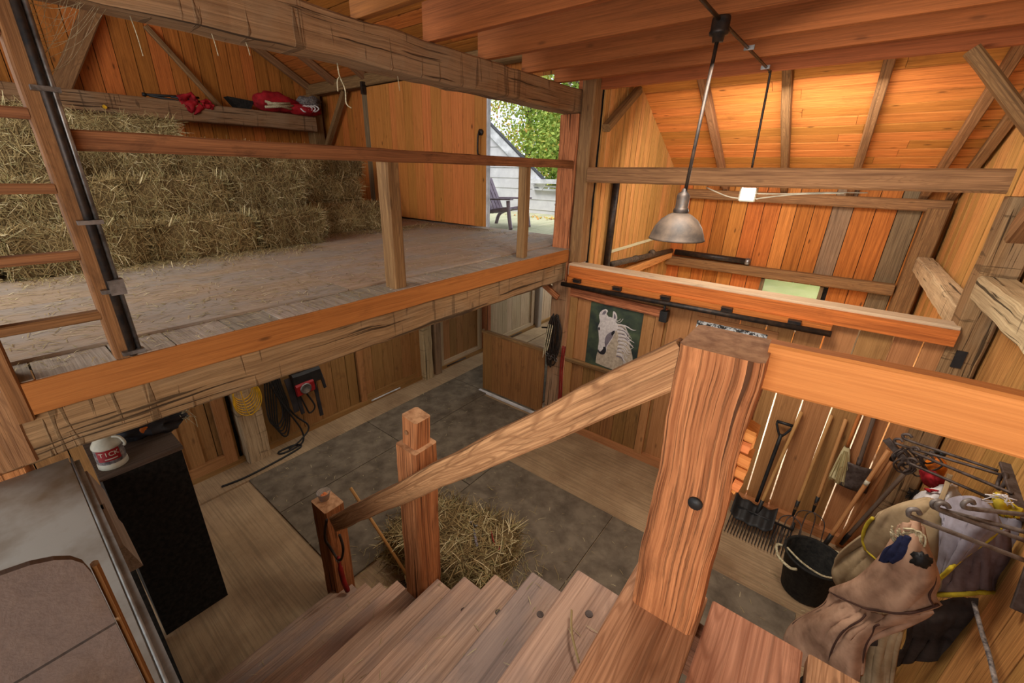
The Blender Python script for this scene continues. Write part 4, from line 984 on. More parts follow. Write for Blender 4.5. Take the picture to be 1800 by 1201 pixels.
t = thing('work_light', 'glowing caged light fixture hung under the cross beam', 'light', (-0.79, 4.74, 3.17))
b = MB(); b.box(-0.82, -0.72, 4.72, 4.77, 3.19, 3.295, 'z'); b.build('lamp_tube', M['bulb'], t)
b = MB()
for x_ in (-0.835, -0.705): b.box(x_ - .006, x_ + .006, 4.71, 4.78, 3.18, 3.30, 'z')
b.box(-0.83, -0.71, 4.715, 4.775, 3.172, 3.185); b.build('cage', M['white'], t)
b = MB()
b.tube(curve([(-1.15, 4.72, 3.29), (-1.05, 4.72, 3.25), (-0.93, 4.72, 3.21), (-0.83, 4.72, 3.2)], 6), .006, 6)
b.tube(curve([(-0.71, 4.72, 3.2), (-0.55, 4.72, 3.23), (-0.35, 4.72, 3.26), (-0.05, 4.72, 3.28)], 6), .006, 6)
b.tube(curve([(-0.71, 4.72, 3.25), (-0.5, 4.72, 3.255), (-0.2, 4.72, 3.28), (0.1, 4.72, 3.29)], 6), .005, 6); b.build('cord', M['white'], t)
pl = bpy.data.lights.new('work_light_lamp', 'POINT'); pl.energy = 16; pl.color = (1, .93, .82); pl.shadow_soft_size = .08
po = bpy.data.objects.new('work_light_lamp', pl); COL.objects.link(po); po.location = (-0.77, 4.86, 3.14)

t = thing('black_downpipe', 'black iron pipe standing against the narrow-boarded wall', 'pipe', (-2.36, 5.4, 2.2))
b = MB(); b.tube([(-2.36, 5.27, 2.2), (-2.36, 5.29, 3.36)], .045, 12); b.build('pipe', M['blackpipe'], t)
b = MB(); b.box(-2.42, -2.33, 5.22, 5.36, 3.30, 3.34); b.build('bracket', M['blackpipe'], t)
t = thing('dusty_pipe', 'dusty iron pipe with collars along the narrow-boarded wall', 'pipe', (-2.3, 6.6, 2.0))
b = MB(); b.tube([(-2.33, 5.36, 2.24), (-2.33, 7.95, 2.10)], .042, 12); b.build('pipe', M['rustpipe'], t)
for y_ in (6.2, 6.9):
    b = MB(); b.tube([(-2.33, y_, 2.195), (-2.33, y_ + .06, 2.192)], .052, 12); b.build('collar', M['rustpipe'], t)
t = thing('far_pipe', 'black iron pipe on the far wall ending in a bright cap', 'pipe', (-1.6, 7.98, 2.0))
b = MB(); b.tube([(-2.28, 8.03, 2.075), (-1.12, 8.03, 2.06)], .05, 12); b.build('pipe', M['blackpipe'], t)
b = MB(); b.lathe((-1.12, 8.03, 2.06), [(0.05, 0), (.062, .01), (.062, .06), (.03, .075), (0, .075)], 14, axis=(1, 0, 0)); b.build('cap', M['steel'], t)

# ================================================================== LOFT HAY
random.seed(11)
def straw_strip(mb, p, d, n, L, w, bend, rnd):
    d = d.normalized(); s_ = d.cross(n)
    if s_.length < 1e-4: s_ = d.orthogonal()
    s_.normalize(); s_ *= w / 2
    m_ = p + d * L * .5 + n * bend; e = p + d * L
    mb.add([p - s_, p + s_, m_ - s_, m_ + s_, e - s_ * .6, e + s_ * .6], [[0, 1, 3, 2], [2, 3, 5, 4]], None, rnd)
def bale_mesh(L=0.92, Wd=0.46, Hh=0.36, n=5200, seed=1, ragged=1.0):
    random.seed(seed)
    mb = MB(); off = V((seed * 7.1, 0, 0))
    def rough(p, nrm):
        k = mnoise.noise(p * 5 + off) * .028 * ragged + mnoise.noise(p * 14 + off) * .012
        fl = (1 - abs(math.sin((p.x + .03 * mnoise.noise(p * 3 + off)) * PI / .125))) ** 3; k -= .022 * fl * ragged
        return p + nrm * k
    faces = [((0, 0, 1), (1, 0, 0), (0, 1, 0), Hh, L, Wd), ((0, 0, -1), (1, 0, 0), (0, 1, 0), 0, L, Wd), ((0, -1, 0), (1, 0, 0), (0, 0, 1), Wd / 2, L, Hh), ((0, 1, 0), (1, 0, 0), (0, 0, 1), Wd / 2, L, Hh), ((1, 0, 0), (0, 1, 0), (0, 0, 1), L / 2, Wd, Hh), ((-1, 0, 0), (0, 1, 0), (0, 0, 1), L / 2, Wd, Hh)]
    hx, hy = L / 2, Wd / 2
    def sup(p):
        # rounded box: pull corners in
        q = V((p.x, p.y, p.z - Hh / 2)); r = .05
        c = V((max(-hx + r, min(hx - r, q.x)), max(-hy + r, min(hy - r, q.y)), max(-Hh / 2 + r, min(Hh / 2 - r, q.z))))
        d = q - c; nn = d.normalized() if d.length > 1e-6 else V((0, 0, 1))
        p2 = c + nn * r; p2 = V((p2.x, p2.y, p2.z + Hh / 2))
        return p2, nn
    areas = []
    for (nn, u, v, dist, a, b_) in faces:
        nn, u, v = V(nn), V(u), V(v)
        o = V((0, 0, Hh / 2)) + nn * (Hh / 2 if abs(nn.z) else dist)
        na, nb = max(2, int(a / .07)), max(2, int(b_ / .07))
        vs = []; fs = []
        for i in range(na + 1):
            for j in range(nb + 1):
                p = o + u * (a * (i / na - .5)) + v * (b_ * (j / nb - .5))
                p2, n2 = sup(p); vs.append(rough(p2, n2))
        for i in range(na):
            for j in range(nb):
                q = i * (nb + 1) + j; f = [q, q + nb + 1, q + nb + 2, q + 1]
                if u.cross(v).dot(nn) < 0: f = f[::-1]
                fs.append(f)
        b0 = len(mb.v); mb.add(vs, fs, None, .12, 0, True)
        areas.append((a * b_ * (0.15 if nn.z < 0 else 1), nn, u, v, o, a, b_))
    tot = sum(x[0] for x in areas)
    for (ar, nn, u, v, o, a, b_) in areas:
        for k in range(int(n * ar / tot)):
            p = o + u * (a * (random.random() - .5)) + v * (b_ * (random.random() - .5))
            p2, n2 = sup(p); p2 = rough(p2, n2) - n2 * .004
            # strands lie mostly along the pressed flakes (vertical on the sides), with much scatter
            base = v if abs(nn.y) > .5 else (v if abs(nn.z) > .5 else v)
            d = base * random.choice((-1, 1)) + u * random.gauss(0, .75) + n2 * random.uniform(0.02, .42)
            if random.random() < .25: d = u * random.choice((-1, 1)) + v * random.gauss(0, .5) + n2 * random.uniform(.05, .5)
            straw_strip(mb, p2, d, n2, random.uniform(.05, .16), random.uniform(.003, .0062), random.uniform(-.006, .014), min(1, max(0, random.gauss(.52 + .16 * math.sin(int((p.x + 5) / .125) * 2.3 + seed), .24))))
    return mb
protos = []
for s_ in range(4):
    bm_ = bale_mesh(seed=s_ + 1); o = bm_.build('hay_bale', M['hay'], None, (0, 0, 0)); protos.append(o)
# flakes standing on edge, their cut ends to the front
used = [0] * len(protos)
def bale(x, y, z, rot=0.0, label='', sx=1.0, sz=1.0, tilt=0.0, k=None, group='stacked hay bales in the loft', sy=1.0):
    k = random.randrange(len(protos)) if k is None else k
    if used[k] == 0: o = protos[k]
    else: o = protos[k].copy(); COL.objects.link(o)
    used[k] += 1
    o.location = (x, y, z); o.rotation_euler = (tilt, 0, rot); o.scale = (sx, sy, sz)
    tag(o, label, 'hay bale', group)
    return o
random.seed(33)
ZL = 2.53
R90 = PI / 2
# front row at the bottom
bale(-5.16, 0.52, ZL, R90 + .05, 'loose green hay bale behind the ladder on the loft floor', k=0)
bale(-5.22, -0.46, ZL, R90 - .08, 'hay bale at the left picture edge on the loft floor', sz=.95, k=1)
bale(-5.20, 1.48, ZL, R90, 'hay bale in the bottom row right of the ladder', k=2)
bale(-5.24, 2.36, ZL, R90 + .08, 'front hay bale at the right end of the bottom row', sx=.84, sz=1.03, k=3)
bale(-5.82, 3.62, ZL, R90 - .02, 'low hay bale lying alone to the right, behind the first railing post', sx=1.3, sz=.95, k=0)
# second layer
bale(-5.66, 0.50, ZL + .37, R90, 'second-layer hay bale behind the ladder', k=1)
bale(-5.66, 1.44, ZL + .37, R90 + .03, 'second-layer hay bale in the middle of the stack', k=2)
bale(-5.68, 2.34, ZL + .37, R90 - .03, 'rounded second-layer hay bale at the right end, under the railing', sx=.9, sz=1.02, k=3)
bale(-6.62, 3.62, ZL + .37, R90, 'second-layer hay bale set back to the right', sx=1.3, sz=1.0, k=1)
bale(-5.75, -0.46, ZL + .37, R90, 'second-layer hay bale at the left picture edge', k=0)
# third layer
bale(-6.50, 1.20, ZL + .74, R90, 'third-layer hay bale behind the ladder', k=3)
bale(-6.52, 2.15, ZL + .74, R90 + .02, 'third-layer hay bale left of centre behind the railing', k=2)
bale(-6.58, 3.08, ZL + .74, R90, 'third-layer hay bale right of centre behind the railing', k=0)
bale(-6.80, 3.98, ZL + .74, R90, 'third-layer hay bale at the right end of the stack', sx=.95, sz=.95, k=1)
bale(-6.1, 0.16, ZL + .74, R90, 'third-layer hay bale left of the ladder', sz=1.1, k=2)
# top layer
bale(-7.04, 0.30, ZL + 1.11, R90, 'top hay bale left of the ladder', k=1, sz=.9)
bale(-7.04, 1.38, ZL + 1.11, R90 + .03, 'top hay bale showing above the railing', sx=1.25, sz=.78, k=3)
# packed middle that carries the upper layers
random.seed(5)
mb = MB()
for (x0, x1, y0, y1, z0, z1) in ((-7.3, -5.42, -.9, 2.8, 0, .36), (-7.2, -6.08, 2.85, 4.4, 0, .36), (-7.3, -5.92, -.9, 2.8, .37, .73), (-7.3, -6.9, 2.85, 4.3, .37, .73), (-7.3, -6.76, -.9, 3.5, .74, 1.10)):
    mb.box(x0, x1, y0, y1, ZL + z0, ZL + z1, rnd=.25)
    for k in range(int((x1 - x0) * (y1 - y0) * 700)):
        p = V((random.uniform(x0, x1), random.uniform(y0, y1), ZL + z1)); an = random.uniform(0, 6.28)
        straw_strip(mb, p, V((math.cos(an), math.sin(an), .12)), V((0, 0, 1)), random.uniform(.06, .16), .005, .01, min(1, max(0, random.gauss(.52, .26))))
one('packed_hay', mb, M['hay'], 'packed hay in the middle of the loft stack behind the front bales', 'hay', None, 'stuff')

# chaff and straw on the loft floor
random.seed(4)
mb = MB()
for k in range(5200):
    x = -2.9 - abs(random.gauss(0, 1.5)); y = random.uniform(-.3, 5.3)
    if x < -5.4: continue
    p = V((x, y, 2.531)); an = random.uniform(0, 2 * PI)
    straw_strip(mb, p, V((math.cos(an), math.sin(an), .02)), V((0, 0, 1)), random.uniform(.02, .10), random.uniform(.002, .0042), random.uniform(0, .004), min(1, max(0, random.gauss(.6, .25))))
for k in range(4200):
    y = random.uniform(.1, 4.9); fx = -4.96 if y < 2.5 else -5.5
    x = fx + abs(random.gauss(0, .22)) - .05; p = V((x, y, 2.531)); an = random.uniform(0, 2 * PI)
    straw_strip(mb, p, V((math.cos(an), math.sin(an), random.uniform(0, .3))), V((0, 0, 1)), random.uniform(.04, .13), random.uniform(.003, .005), .01, min(1, max(0, random.gauss(.55, .25))))
for k in range(800):
    p = V((random.uniform(-2.93, -2.62), random.uniform(-.2, 4.5), 2.517)); an = random.uniform(0, 2 * PI)
    straw_strip(mb, p, V((math.cos(an), math.sin(an), .02)), V((0, 0, 1)), random.uniform(.02, .08), .003, .003, random.uniform(.3, 1))
for k in range(700):
    p = V((-5.3 + random.gauss(0, 1.0), 5.1 + random.uniform(-.25, .05), 2.531)); an = random.uniform(0, 2 * PI)
    straw_strip(mb, p, V((math.cos(an), math.sin(an), .15)), V((0, 0, 1)), random.uniform(.03, .1), .004, .01, random.uniform(0, .6))
one('loose_straw', mb, M['hay'], 'loose straw and chaff scattered over the loft floor', 'straw', None, 'stuff')

# bale at the foot of the stairs
o = bale(-2.05, 1.95, 0.021, 0.25, 'opened hay bale on the mat at the foot of the stairs', sx=1.15, sy=1.35, sz=1.1, k=2, group='hay bale by the stairs')
mb = MB()
random.seed(8)
for k in range(900):
    a_ = random.uniform(0, 2 * PI); r_ = .5 + abs(random.gauss(0, .18)); p = V((-2.05 + math.cos(a_) * r_ * 1.1, 1.95 + math.sin(a_) * r_, .024)); an = random.uniform(0, 2 * PI)
    straw_strip(mb, p, V((math.cos(an), math.sin(an), .1)), V((0, 0, 1)), random.uniform(.03, .12), .0035, .006, random.uniform(.2, 1))
for k in range(700):
    p = V((random.uniform(-4.9, .9), random.uniform(1.2, 4.5), .024)); an = random.uniform(0, 2 * PI)
    straw_strip(mb, p, V((math.cos(an), math.sin(an), .03)), V((0, 0, 1)), random.uniform(.015, .06), .003, .003, random.uniform(.4, 1))
mb2 = mb; mb = MB()
for i in range(1, 12):
    for k in range(14):
        p = V((-0.265 - .205 * i + random.uniform(.02, .2), random.uniform(.1, 1.08), 2.16 - .18 * i + .003)); an = random.uniform(0, 2 * PI)
        straw_strip(mb, p, V((math.cos(an), math.sin(an), .02)), V((0, 0, 1)), random.uniform(.01, .05), .0022, .002, random.uniform(.4, 1))
mb.tube(curve([V((-0.40, .93, 2.0)), V((-0.36, .86, 2.005)), V((-0.30, .80, 2.0))], 4), .004, 5)
o = mb.build('straw', M['hay'], bpy.data.objects['staircase']); o['kind'] = 'stuff'
one('floor_straw', mb2, M['hay'], 'scattered straw on the aisle floor', 'straw', None, 'stuff')
t = thing('hoof_shears', 'blue-handled shears lying on the hay bale by the stairs', 'shears', (-1.98, 1.72, .38))
q0 = at(832, 925, 2, .425); q1 = at(838, 962, 2, .42)
b = MB(); b.tube(curve([q0 + V((-.03, .02, .02)), q0 + V((-.035, 0, .02)), q0, q1 + V((0, 0, .01))], 5), .006, 6); b.tube(curve([q0 + V((.03, .02, .02)), q0 + V((.035, 0, .02)), q0, q1 + V((.01, 0, .01))], 5), .006, 6); b.build('blades', M['steel'], t)
b = MB(); b.tube([q0 + (q1 - q0) * .4 + V((0, 0, .012)), q1 + V((.004, 0, .012))], .013, 8); b.build('grip', M['cloth_grey'], t)
q = at(872, 966, 2, .40)
t = thing('red_twine', 'scrap of red baling twine on the hay bale by the stairs', 'twine', (q.x, q.y, q.z))
b = MB(); b.tube(curve([q + V((-.12, .08, .05)), q + V((-.06, .03, .045)), q, q + V((.02, -.02, .02)), q + V((.03, .03, .02)), q + V((-.01, .02, .02))], 6), .006, 6); b.build('twine', M['redplastic'], t)

# small broom with dark bristles behind the end post
t = thing('floor_broom', 'wooden-handled broom with dark bristles behind the lowest stair posts', 'broom', (-2.25, 1.6, 0.02))
hb = V((-2.18, 1.52, .16)); ht = V((-2.62, 1.36, 0.95))
b = MB(); b.tube([ht, hb], .013, 10); b.build('handle', M['toolwood'], t)
b = MB(); b.tube([hb, hb + (hb - ht).normalized() * .07], [.025, .05], 10); b.build('collar', M['hay'], t)
b = MB(); random.seed(3)
dd = (hb - ht).normalized()
for k in range(160):
    p = hb + dd * .06 + V((random.gauss(0, .02), random.gauss(0, .02), 0)); e = V((p.x + dd.x * .12 + random.gauss(0, .08), p.y + dd.y * .12 + random.gauss(0, .08), max(.024, p.z - .13 + random.gauss(0, .02))))
    b.tube([p, e], .0022, 3)
b.build('bristles', M['cloth_dark'], t)

# strings and cobwebs under the tie beam
t = thing('hanging_twine', 'white twine hanging with knots from the tie beam over the hay', 'twine', (-2.72, 1.76, 3.78))
b = MB(); b.tube(curve([(-2.74, 1.735, 4.02), (-2.74, 1.742, 3.95), (-2.735, 1.768, 3.88), (-2.74, 1.77, 3.80), (-2.735, 1.80, 3.775)], 5), .004, 5); b.tube(curve([(-2.74, 1.745, 3.95), (-2.74, 1.722, 3.92), (-2.74, 1.718, 3.86)], 4), .0035, 5); b.build('string', M['ropewhite'], t)
t = thing('hanging_straws', 'a few long straws dangling from the underside of the tie beam', 'straw', (-2.7, 0.9, 3.86))
for (y_, z0, z1) in ((0.705, 4.03, 3.87), (1.03, 4.03, 3.93), (1.19, 4.03, 3.96), (2.2, 4.03, 3.93)):
    b = MB(); b.tube(curve([(-2.73, y_, z0), (-2.735, y_ + .01, (z0 + z1) / 2), (-2.73, y_ + .012, z1)], 4), .0022, 4); b.build('straw', M['ropewhite'], t)
t = thing('cobweb', 'wispy grey cobweb between the ladder and the tie beam, top left', 'cobweb', (-2.62, 0.42, 3.7))
random.seed(40); b = MB()
A0 = [V((-2.62, .335, z_)) for z_ in (4.0, 3.95, 3.9, 3.84, 3.78, 3.7)]; B0 = [V((-2.66, y_, 4.02)) for y_ in (.38, .43, .47, .52, .56, .6)]
for k in range(26):
    p = random.choice(A0) + V((0, 0, random.uniform(-.03, .03))); q = random.choice(B0) + V((0, random.uniform(-.03, .03), 0)); m_ = (p + q) / 2 + V((0, random.uniform(-.02, .02), -random.uniform(.02, .07)))
    b.tube(curve([p, m_, q], 5), .0007, 3)
b.build('threads', M['ropewhite'], t)

# ================================================================== TOOLS AGAINST THE PARTITION
def pole(b, p, q, r, n=6, mat=0, taper=1.0):
    b.tube([p + (q - p) * (i / n) for i in range(n + 1)], [r * (1 + (taper - 1) * i / n) for i in range(n + 1)], 10, mat)
# black scoop shovel with D handle
t = thing('scoop_shovel', 'black scoop shovel with a D-shaped grip leaning on the partition', 'shovel', (0.0, 4.35, 0.0))
g0 = at(1380, 745, 1, 4.52); s0 = at(1330, 882, 1, 4.36)
b = MB(); pole(b, g0 + (s0 - g0) * .13, s0, .017); b.build('shaft', M['black'], t)
b = MB(); ax = (s0 - g0).normalized(); si = V((1, 0, 0)); 
b.tube([g0 + ax * .15, g0 + ax * .10 + si * .03, g0 + ax * .03 + si * .062, g0 - si * -.062], .011, 8)
b.tube([g0 + ax * .15, g0 + ax * .10 - si * .03, g0 + ax * .03 - si * .062, g0 - si * .062], .011, 8)
b.tube([g0 - si * .07, g0 + si * .07], .016, 10); b.build('grip', M['black'], t)
def scoop(u, v):
    x = -.19 + .38 * u; w_ = s0 + V((0.0 + x, -.02 - .22 * v, -.02 - .11 * v + .05 * (2 * abs(u - .5)) ** 4 + .012 * math.cos(u * PI * 6)))
    return w_ + V((0, 0, max(0, .02 - w_.z)))
b = MB(); b.grid(scoop, 16, 8, 0, True, .005); b.build('blade', M['black'], t)
# many-tined bedding fork
t = thing('bedding_fork', 'wide bedding fork with many black tines leaning on the partition', 'fork', (0.03, 4.2, 0.0))
g0 = at(1409, 724, 1, 4.54); s0 = at(1333, 897, 1, 4.28)
b = MB(); pole(b, g0, s0, .016); b.build('handle', M['toolwood'], t)
b = MB(); e_ = s0 + (s0 - g0).normalized() * .06; b.tube([s0 + (g0 - s0).normalized() * .12, s0, e_], [.018, .018, .022], 10); b.build('socket', M['black'], t)
b = MB()
lft = at(1290, 893, 1, 4.24); rgt = at(1392, 935, 1, 4.24); cz = .17
b.tube([V((lft.x, 4.24, cz)), V((rgt.x, 4.24, cz))], .012, 8)
for k in range(20):
    x = lft.x + (rgt.x - lft.x) * k / 19
    b.tube([V((x, 4.24, cz)), V((x - .005, 4.17, .075)), V((x - .01, 4.04, .03)), V((x - .012, 3.96, .028))], [.0055, .005, .0045, .003], 6)
b.tube([V((lft.x, 4.24, cz)), V((lft.x, 4.3, cz + .05))], .01, 6); b.tube([V((rgt.x, 4.24, cz)), V((rgt.x, 4.3, cz + .05))], .01, 6)
b.build('tines', M['black'], t)
# pitchforks
def pitchfork(label, top, neck, ends, y_end, handle='toolwood'):
    t = thing('pitchfork', label, 'fork', (neck.x, neck.y, 0), 'pitchforks leaning on the partition')
    b = MB(); pole(b, top, neck, .015); b.build('handle', M[handle], t)
    d_ = (neck - top).normalized()
    b = MB(); b.tube([neck - d_ * .1, neck, neck + d_ * .08], [.017, .015, .010], 8); b.build('ferrule', M['black'], t)
    hub = neck + d_ * .08; b = MB()
    for e in ends:
        m1 = hub + V(((e.x - hub.x) * .8, (e.y - hub.y) * .2, (e.z - hub.z) * .15)); m2 = hub + V(((e.x - hub.x) * .95, (e.y - hub.y) * .6, (e.z - hub.z) * .7))
        b.tube(curve([hub, m1, m2, e], 5), .0055, 6)
    b.build('tines', M['rust'], t)
tp = at(1462, 730, 1, 4.55); nk = at(1398, 895, 1, 4.40)
pitchfork('four-tined pitchfork with a honey wooden handle beside the bedding fork', tp, nk, [V((nk.x + dx, 4.08, .025)) for dx in (-.11, -.05, .02, .10)], 4.1)
tp = at(1487, 737, 1, 4.55); nk = at(1433, 888, 1, 4.46)
pitchfork('pitchfork with wide curved tines between the honey-handled fork and the straw broom', tp, nk, [V((nk.x + dx, 4.30, .03)) for dx in (-.13, -.05, .04, .13)], 4.3)
# corn broom hanging
t = thing('straw_broom', 'straw broom with an orange handle hung on the partition', 'broom', (.54, 4.53, .72))
tp = at(1547, 633, 1, 4.54); nk = at(1489, 786, 1, 4.52)
b = MB(); pole(b, tp, nk, .013); b.build('handle', M['landing_rail'], t)
b = MB(); bb = at(1474, 842, 1, 4.50); d_ = bb - nk
b.grid(lambda u, v: nk + d_ * v + V((math.cos(u * 2 * PI) * (.022 + .05 * v ** .8), math.sin(u * 2 * PI) * (.02 + .012 * v), .01 * mnoise.noise(V((u * 20, v * 3, 0))))), 24, 6)
random.seed(9)
for k in range(260):
    u = random.random() * 2 * PI; r_ = random.random()
    p = nk + d_ * .1 + V((math.cos(u) * .025, math.sin(u) * .022, 0)); e = nk + d_ * random.uniform(.95, 1.12) + V((math.cos(u) * .08 * r_, math.sin(u) * .035, 0))
    straw_strip(b, p, e - p, V((0, -1, 0)), (e - p).length, .004, .008, random.uniform(.2, .9))
b.build('bristles', M['hay'], t)
# square shovel hung
t = thing('square_shovel', 'rusty square-bladed shovel with a dark handle hung right of the straw broom', 'shovel', (.67, 4.5, .72))
tp = at(1536, 735, 1, 4.53); nk = at(1507, 822, 1, 4.50)
b = MB(); pole(b, tp + (tp - nk) * .5, nk, .017); b.build('handle', M['oldhandle'], t)
b = MB(); d_ = (nk - tp).normalized()
b.grid(lambda u, v: nk + V((-.115 + .23 * u, -.03 * (1 - (2 * u - 1) ** 2) + .012, 0)) + d_ * (.26 * v - .03), 12, 8, 0, True, .004); b.tube([nk - d_ * .1, nk + d_ * .06], [.02, .012], 8); b.build('blade', M['rust'], t)
# two long handles standing by the tub
t = thing('long_handle_tool', 'honey wooden long-handled tool slanting behind the black tub', 'tool', (.72, 4.35, 0))
tp = at(1562, 792, 1, 4.42); bt = at(1452, 955, 2, 0.12)
b = MB(); pole(b, tp, bt, .018); b.build('handle', M['toolwood'], t)
b = MB(); d_ = (bt - tp).normalized(); b.tube([bt - d_ * .12, bt + d_ * .08], [.02, .022], 10); b.build('ferrule', M['black'], t)
b = MB(); m_ = tp + (bt - tp) * .30; b.tube([m_, m_ + d_ * .05], .0192, 10); b.build('sticker', M['white'], t)
t = thing('long_handle_tool', 'second honey wooden handle lying close along the slanting tool', 'tool', (.78, 4.4, 0))
tp2 = at(1573, 800, 1, 4.46); bt2 = at(1470, 956, 2, 0.05)
b = MB(); pole(b, tp2, bt2, .016); b.build('handle', M['toolwood'], t)
b = MB(); d_ = (bt2 - tp2).normalized(); b.tube([tp2 - d_ * .01, tp2 + d_ * .06], .019, 10); b.build('end_cap', M['black'], t)
t = thing('long_handle_tool', 'grey peeling long handle slanting nearest to the right post', 'tool', (.85, 4.4, 0))
tp3 = at(1596, 826, 1, 4.40); bt3 = at(1478, 956, 2, 0.06)
b = MB(); pole(b, tp3, bt3, .017); b.build('handle', M['oldhandle'], t)
b = MB(); d_ = (bt3 - tp3).normalized(); b.tube([bt3 - d_ * .16, bt3], .02, 10); b.build('ferrule', M['black'], t)

# black rubber tub with rope handles
t = thing('muck_tub', 'black rubber tub with pale rope handles below the blanket rack', 'tub', (.50, 3.76, 0.002))
c = V((.515, 3.73, .002))
b = MB(); b.lathe(c, [(0, 0), (.155, 0), (.165, .01), (.21, .38), (.225, .385), (.225, .4), (.212, .402), (.205, .392), (.158, .02), (0, .015)], 36); b.build('tub', M['rubber'], t)
for sg in (0.55, PI + .55):
    b = MB(); u_ = V((math.cos(sg + PI), math.sin(sg + PI), 0)); w_ = V((-u_.y, u_.x, 0)); h0 = c + u_ * .222 + V((0, 0, .36))
    b.tube(curve([h0 - w_ * .12 - u_ * .02, h0 - w_ * .11 + u_ * .03 + V((0, 0, .005)), h0 + u_ * .06 + V((0, 0, -.01)), h0 + w_ * .11 + u_ * .03, h0 + w_ * .12 - u_ * .02], 6), .011, 8); b.build('rope_handle', M['ropewhite'], t)
b = MB(); b.tube(curve([c + V((-.2, -.05, .4)), c + V((-.08, -.15, .40)), c + V((.06, -.2, .41)), c + V((.18, -.12, .405))], 6), .008, 8); b.build('loose_rope', M['ropewhite'], t)

# ================================================================== BLANKET RACKS
def rod(b, p, q, hook=.035, r=.009):
    d_ = (V(q) - V(p)).normalized(); q = V(q)
    up_ = V((0, 0, 1)); pts = [V(p), q - d_ * .02, q + d_ * .01 + up_ * .01, q + d_ * .012 + up_ * hook, q - d_ * .012 + up_ * (hook * 1.35), q - d_ * .03 + up_ * hook * .9]
    b.tube(curve(pts[:1] + [pts[0] + (pts[1] - pts[0]) * .5] + pts[1:], 5), r, 8)
t = thing('upper_blanket_rack', 'rusty swing-arm rack with bridle tangle on the right wall, nearer the tools', 'rack', (1.05, 3.1, 1.6))
b = MB(); pA = at(1765, 828, 0, 1.08); pB = at(1800, 915, 0, 1.08); b.timber(pA + V((0, .03, .03)), pB, .02, .05, (1, 0, 0), n=5, rough=.002, ch=.004); b.build('wall_bar', M['rust'], t)
b = MB(); b.tube([pA + V((0, -.1, -.02)) + V((-.02, 0, math.sin(a_) * .05)) + V((0, math.cos(a_) * .04, 0)) for a_ in [i * PI / 6 for i in range(12)]], .01, 6, closed=True); b.build('ring_bracket', M['rust'], t)
for k, ((sx, sy), (ex, ey)) in enumerate([((1760, 835), (1575, 780)), ((1755, 828), (1590, 772)), ((1780, 868), (1605, 795)), ((1745, 878), (1600, 815))]):
    b = MB(); rod(b, at(sx, sy, 0, 1.06), at(ex, ey, 1, 3.55 - .05 * k), .03); b.build('arm', M['rust'], t)
q = at(1575, 785, 1, 3.6); b = MB(); b.timber(at(1557, 772, 1, 3.6), at(1590, 808, 1, 3.55), .02, .045, n=4, rough=.003, ch=.003); b.build('end_plate', M['rust'], t)
t = thing('snaffle_tangle', 'tangle of dark straps and bits hanging from the upper rack', 'bridle', (q.x, q.y, q.z - .3))
b = MB(); random.seed(14)
for k in range(12):
    p = at(1580 + random.uniform(0, 60), 785 + random.uniform(-5, 30), 1, 3.55); r_ = random.uniform(.03, .07)
    b.tube(curve([p, p + V((r_, 0, -r_)), p + V((r_ * .4, .02, -r_ * 2.2)), p + V((-r_ * .5, 0, -r_ * 1.2)), p], 5), .006, 6)
b.build('straps', M['rust'], t)
t = thing('lower_blanket_rack', 'steel swing-arm rack holding horse blankets at the lower right', 'rack', (1.05, 2.6, 1.5))
b = MB(); b.timber(V((1.07, 2.55, 1.55)), V((1.07, 2.75, 2.0)), .02, .05, (1, 0, 0), n=4, rough=.002, ch=.004); b.build('wall_bar', M['rust'], t)
arms = [((1800, 905), (1695, 893), 2.62), ((1800, 935), (1642, 893), 2.62), ((1800, 950), (1650, 897), 2.58), ((1800, 985), (1600, 908), 2.44)]
for (s_, e_, yy) in arms:
    b = MB(); p = at(s_[0], s_[1], 0, 1.02); rod(b, p, at(e_[0], e_[1], 1, yy), .035, .011); b.build('arm', M['armsteel'], t)

# ---- blankets: rows of points from top to bottom, each row left to right
def cloth(rows, mat, parent, name, thick=.012, seed=0, fold=.02, nu=34, nv=30, foldf=3.0, dirn=None):
    R_ = [[at(px, py, 1, yy) for (px, py, yy) in r] for r in rows]
    def cr1(P, t):
        n = len(P) - 1; x = min(t * n, n - 1e-6); i = int(x); f_ = x - i
        p0, p1, p2, p3 = P[max(i - 1, 0)], P[i], P[i + 1], P[min(i + 2, n)]
        return 0.5 * ((2 * p1) + (p2 - p0) * f_ + (2 * p0 - 5 * p1 + 4 * p2 - p3) * f_ * f_ + (3 * p1 - p0 - 3 * p2 + p3) * f_ ** 3)
    view = V((-.25, -.85, .4))
    def fn(u, v):
        P = [cr1(r, u) for r in R_]; p = cr1(P, v)
        k = mnoise.noise(V((u * foldf + seed, v * 1.1, seed))) * fold + mnoise.noise(V((u * foldf * 2.7, v * 2.2 + seed, 3.1))) * fold * .6
        rg = mnoise.noise(V((u * foldf * 2.2 + v * 1.6 + seed * 3, v * .8, seed * 1.7))); k -= fold * .32 * max(0, 1 - abs(rg) * 7)
        return p + view * k
    b = MB(); b.grid(fn, nu, nv, 0, True, thick); o = b.build(name, mat, parent)
    return fn
def trim(fn, path, mat, parent, name, r=.008):
    b = MB(); b.tube([fn(u, v) + (V((0, 0, H)) - fn(u, v))* .0 + ((V((0, 0, H)) - fn(u, v)).normalized()) * .028 for (u, v) in path], r, 6); b.build(name, mat, parent)
def line(a, b_, n=24): return [(a[0] + (b_[0] - a[0]) * i / n, a[1] + (b_[1] - a[1]) * i / n) for i in range(n + 1)]

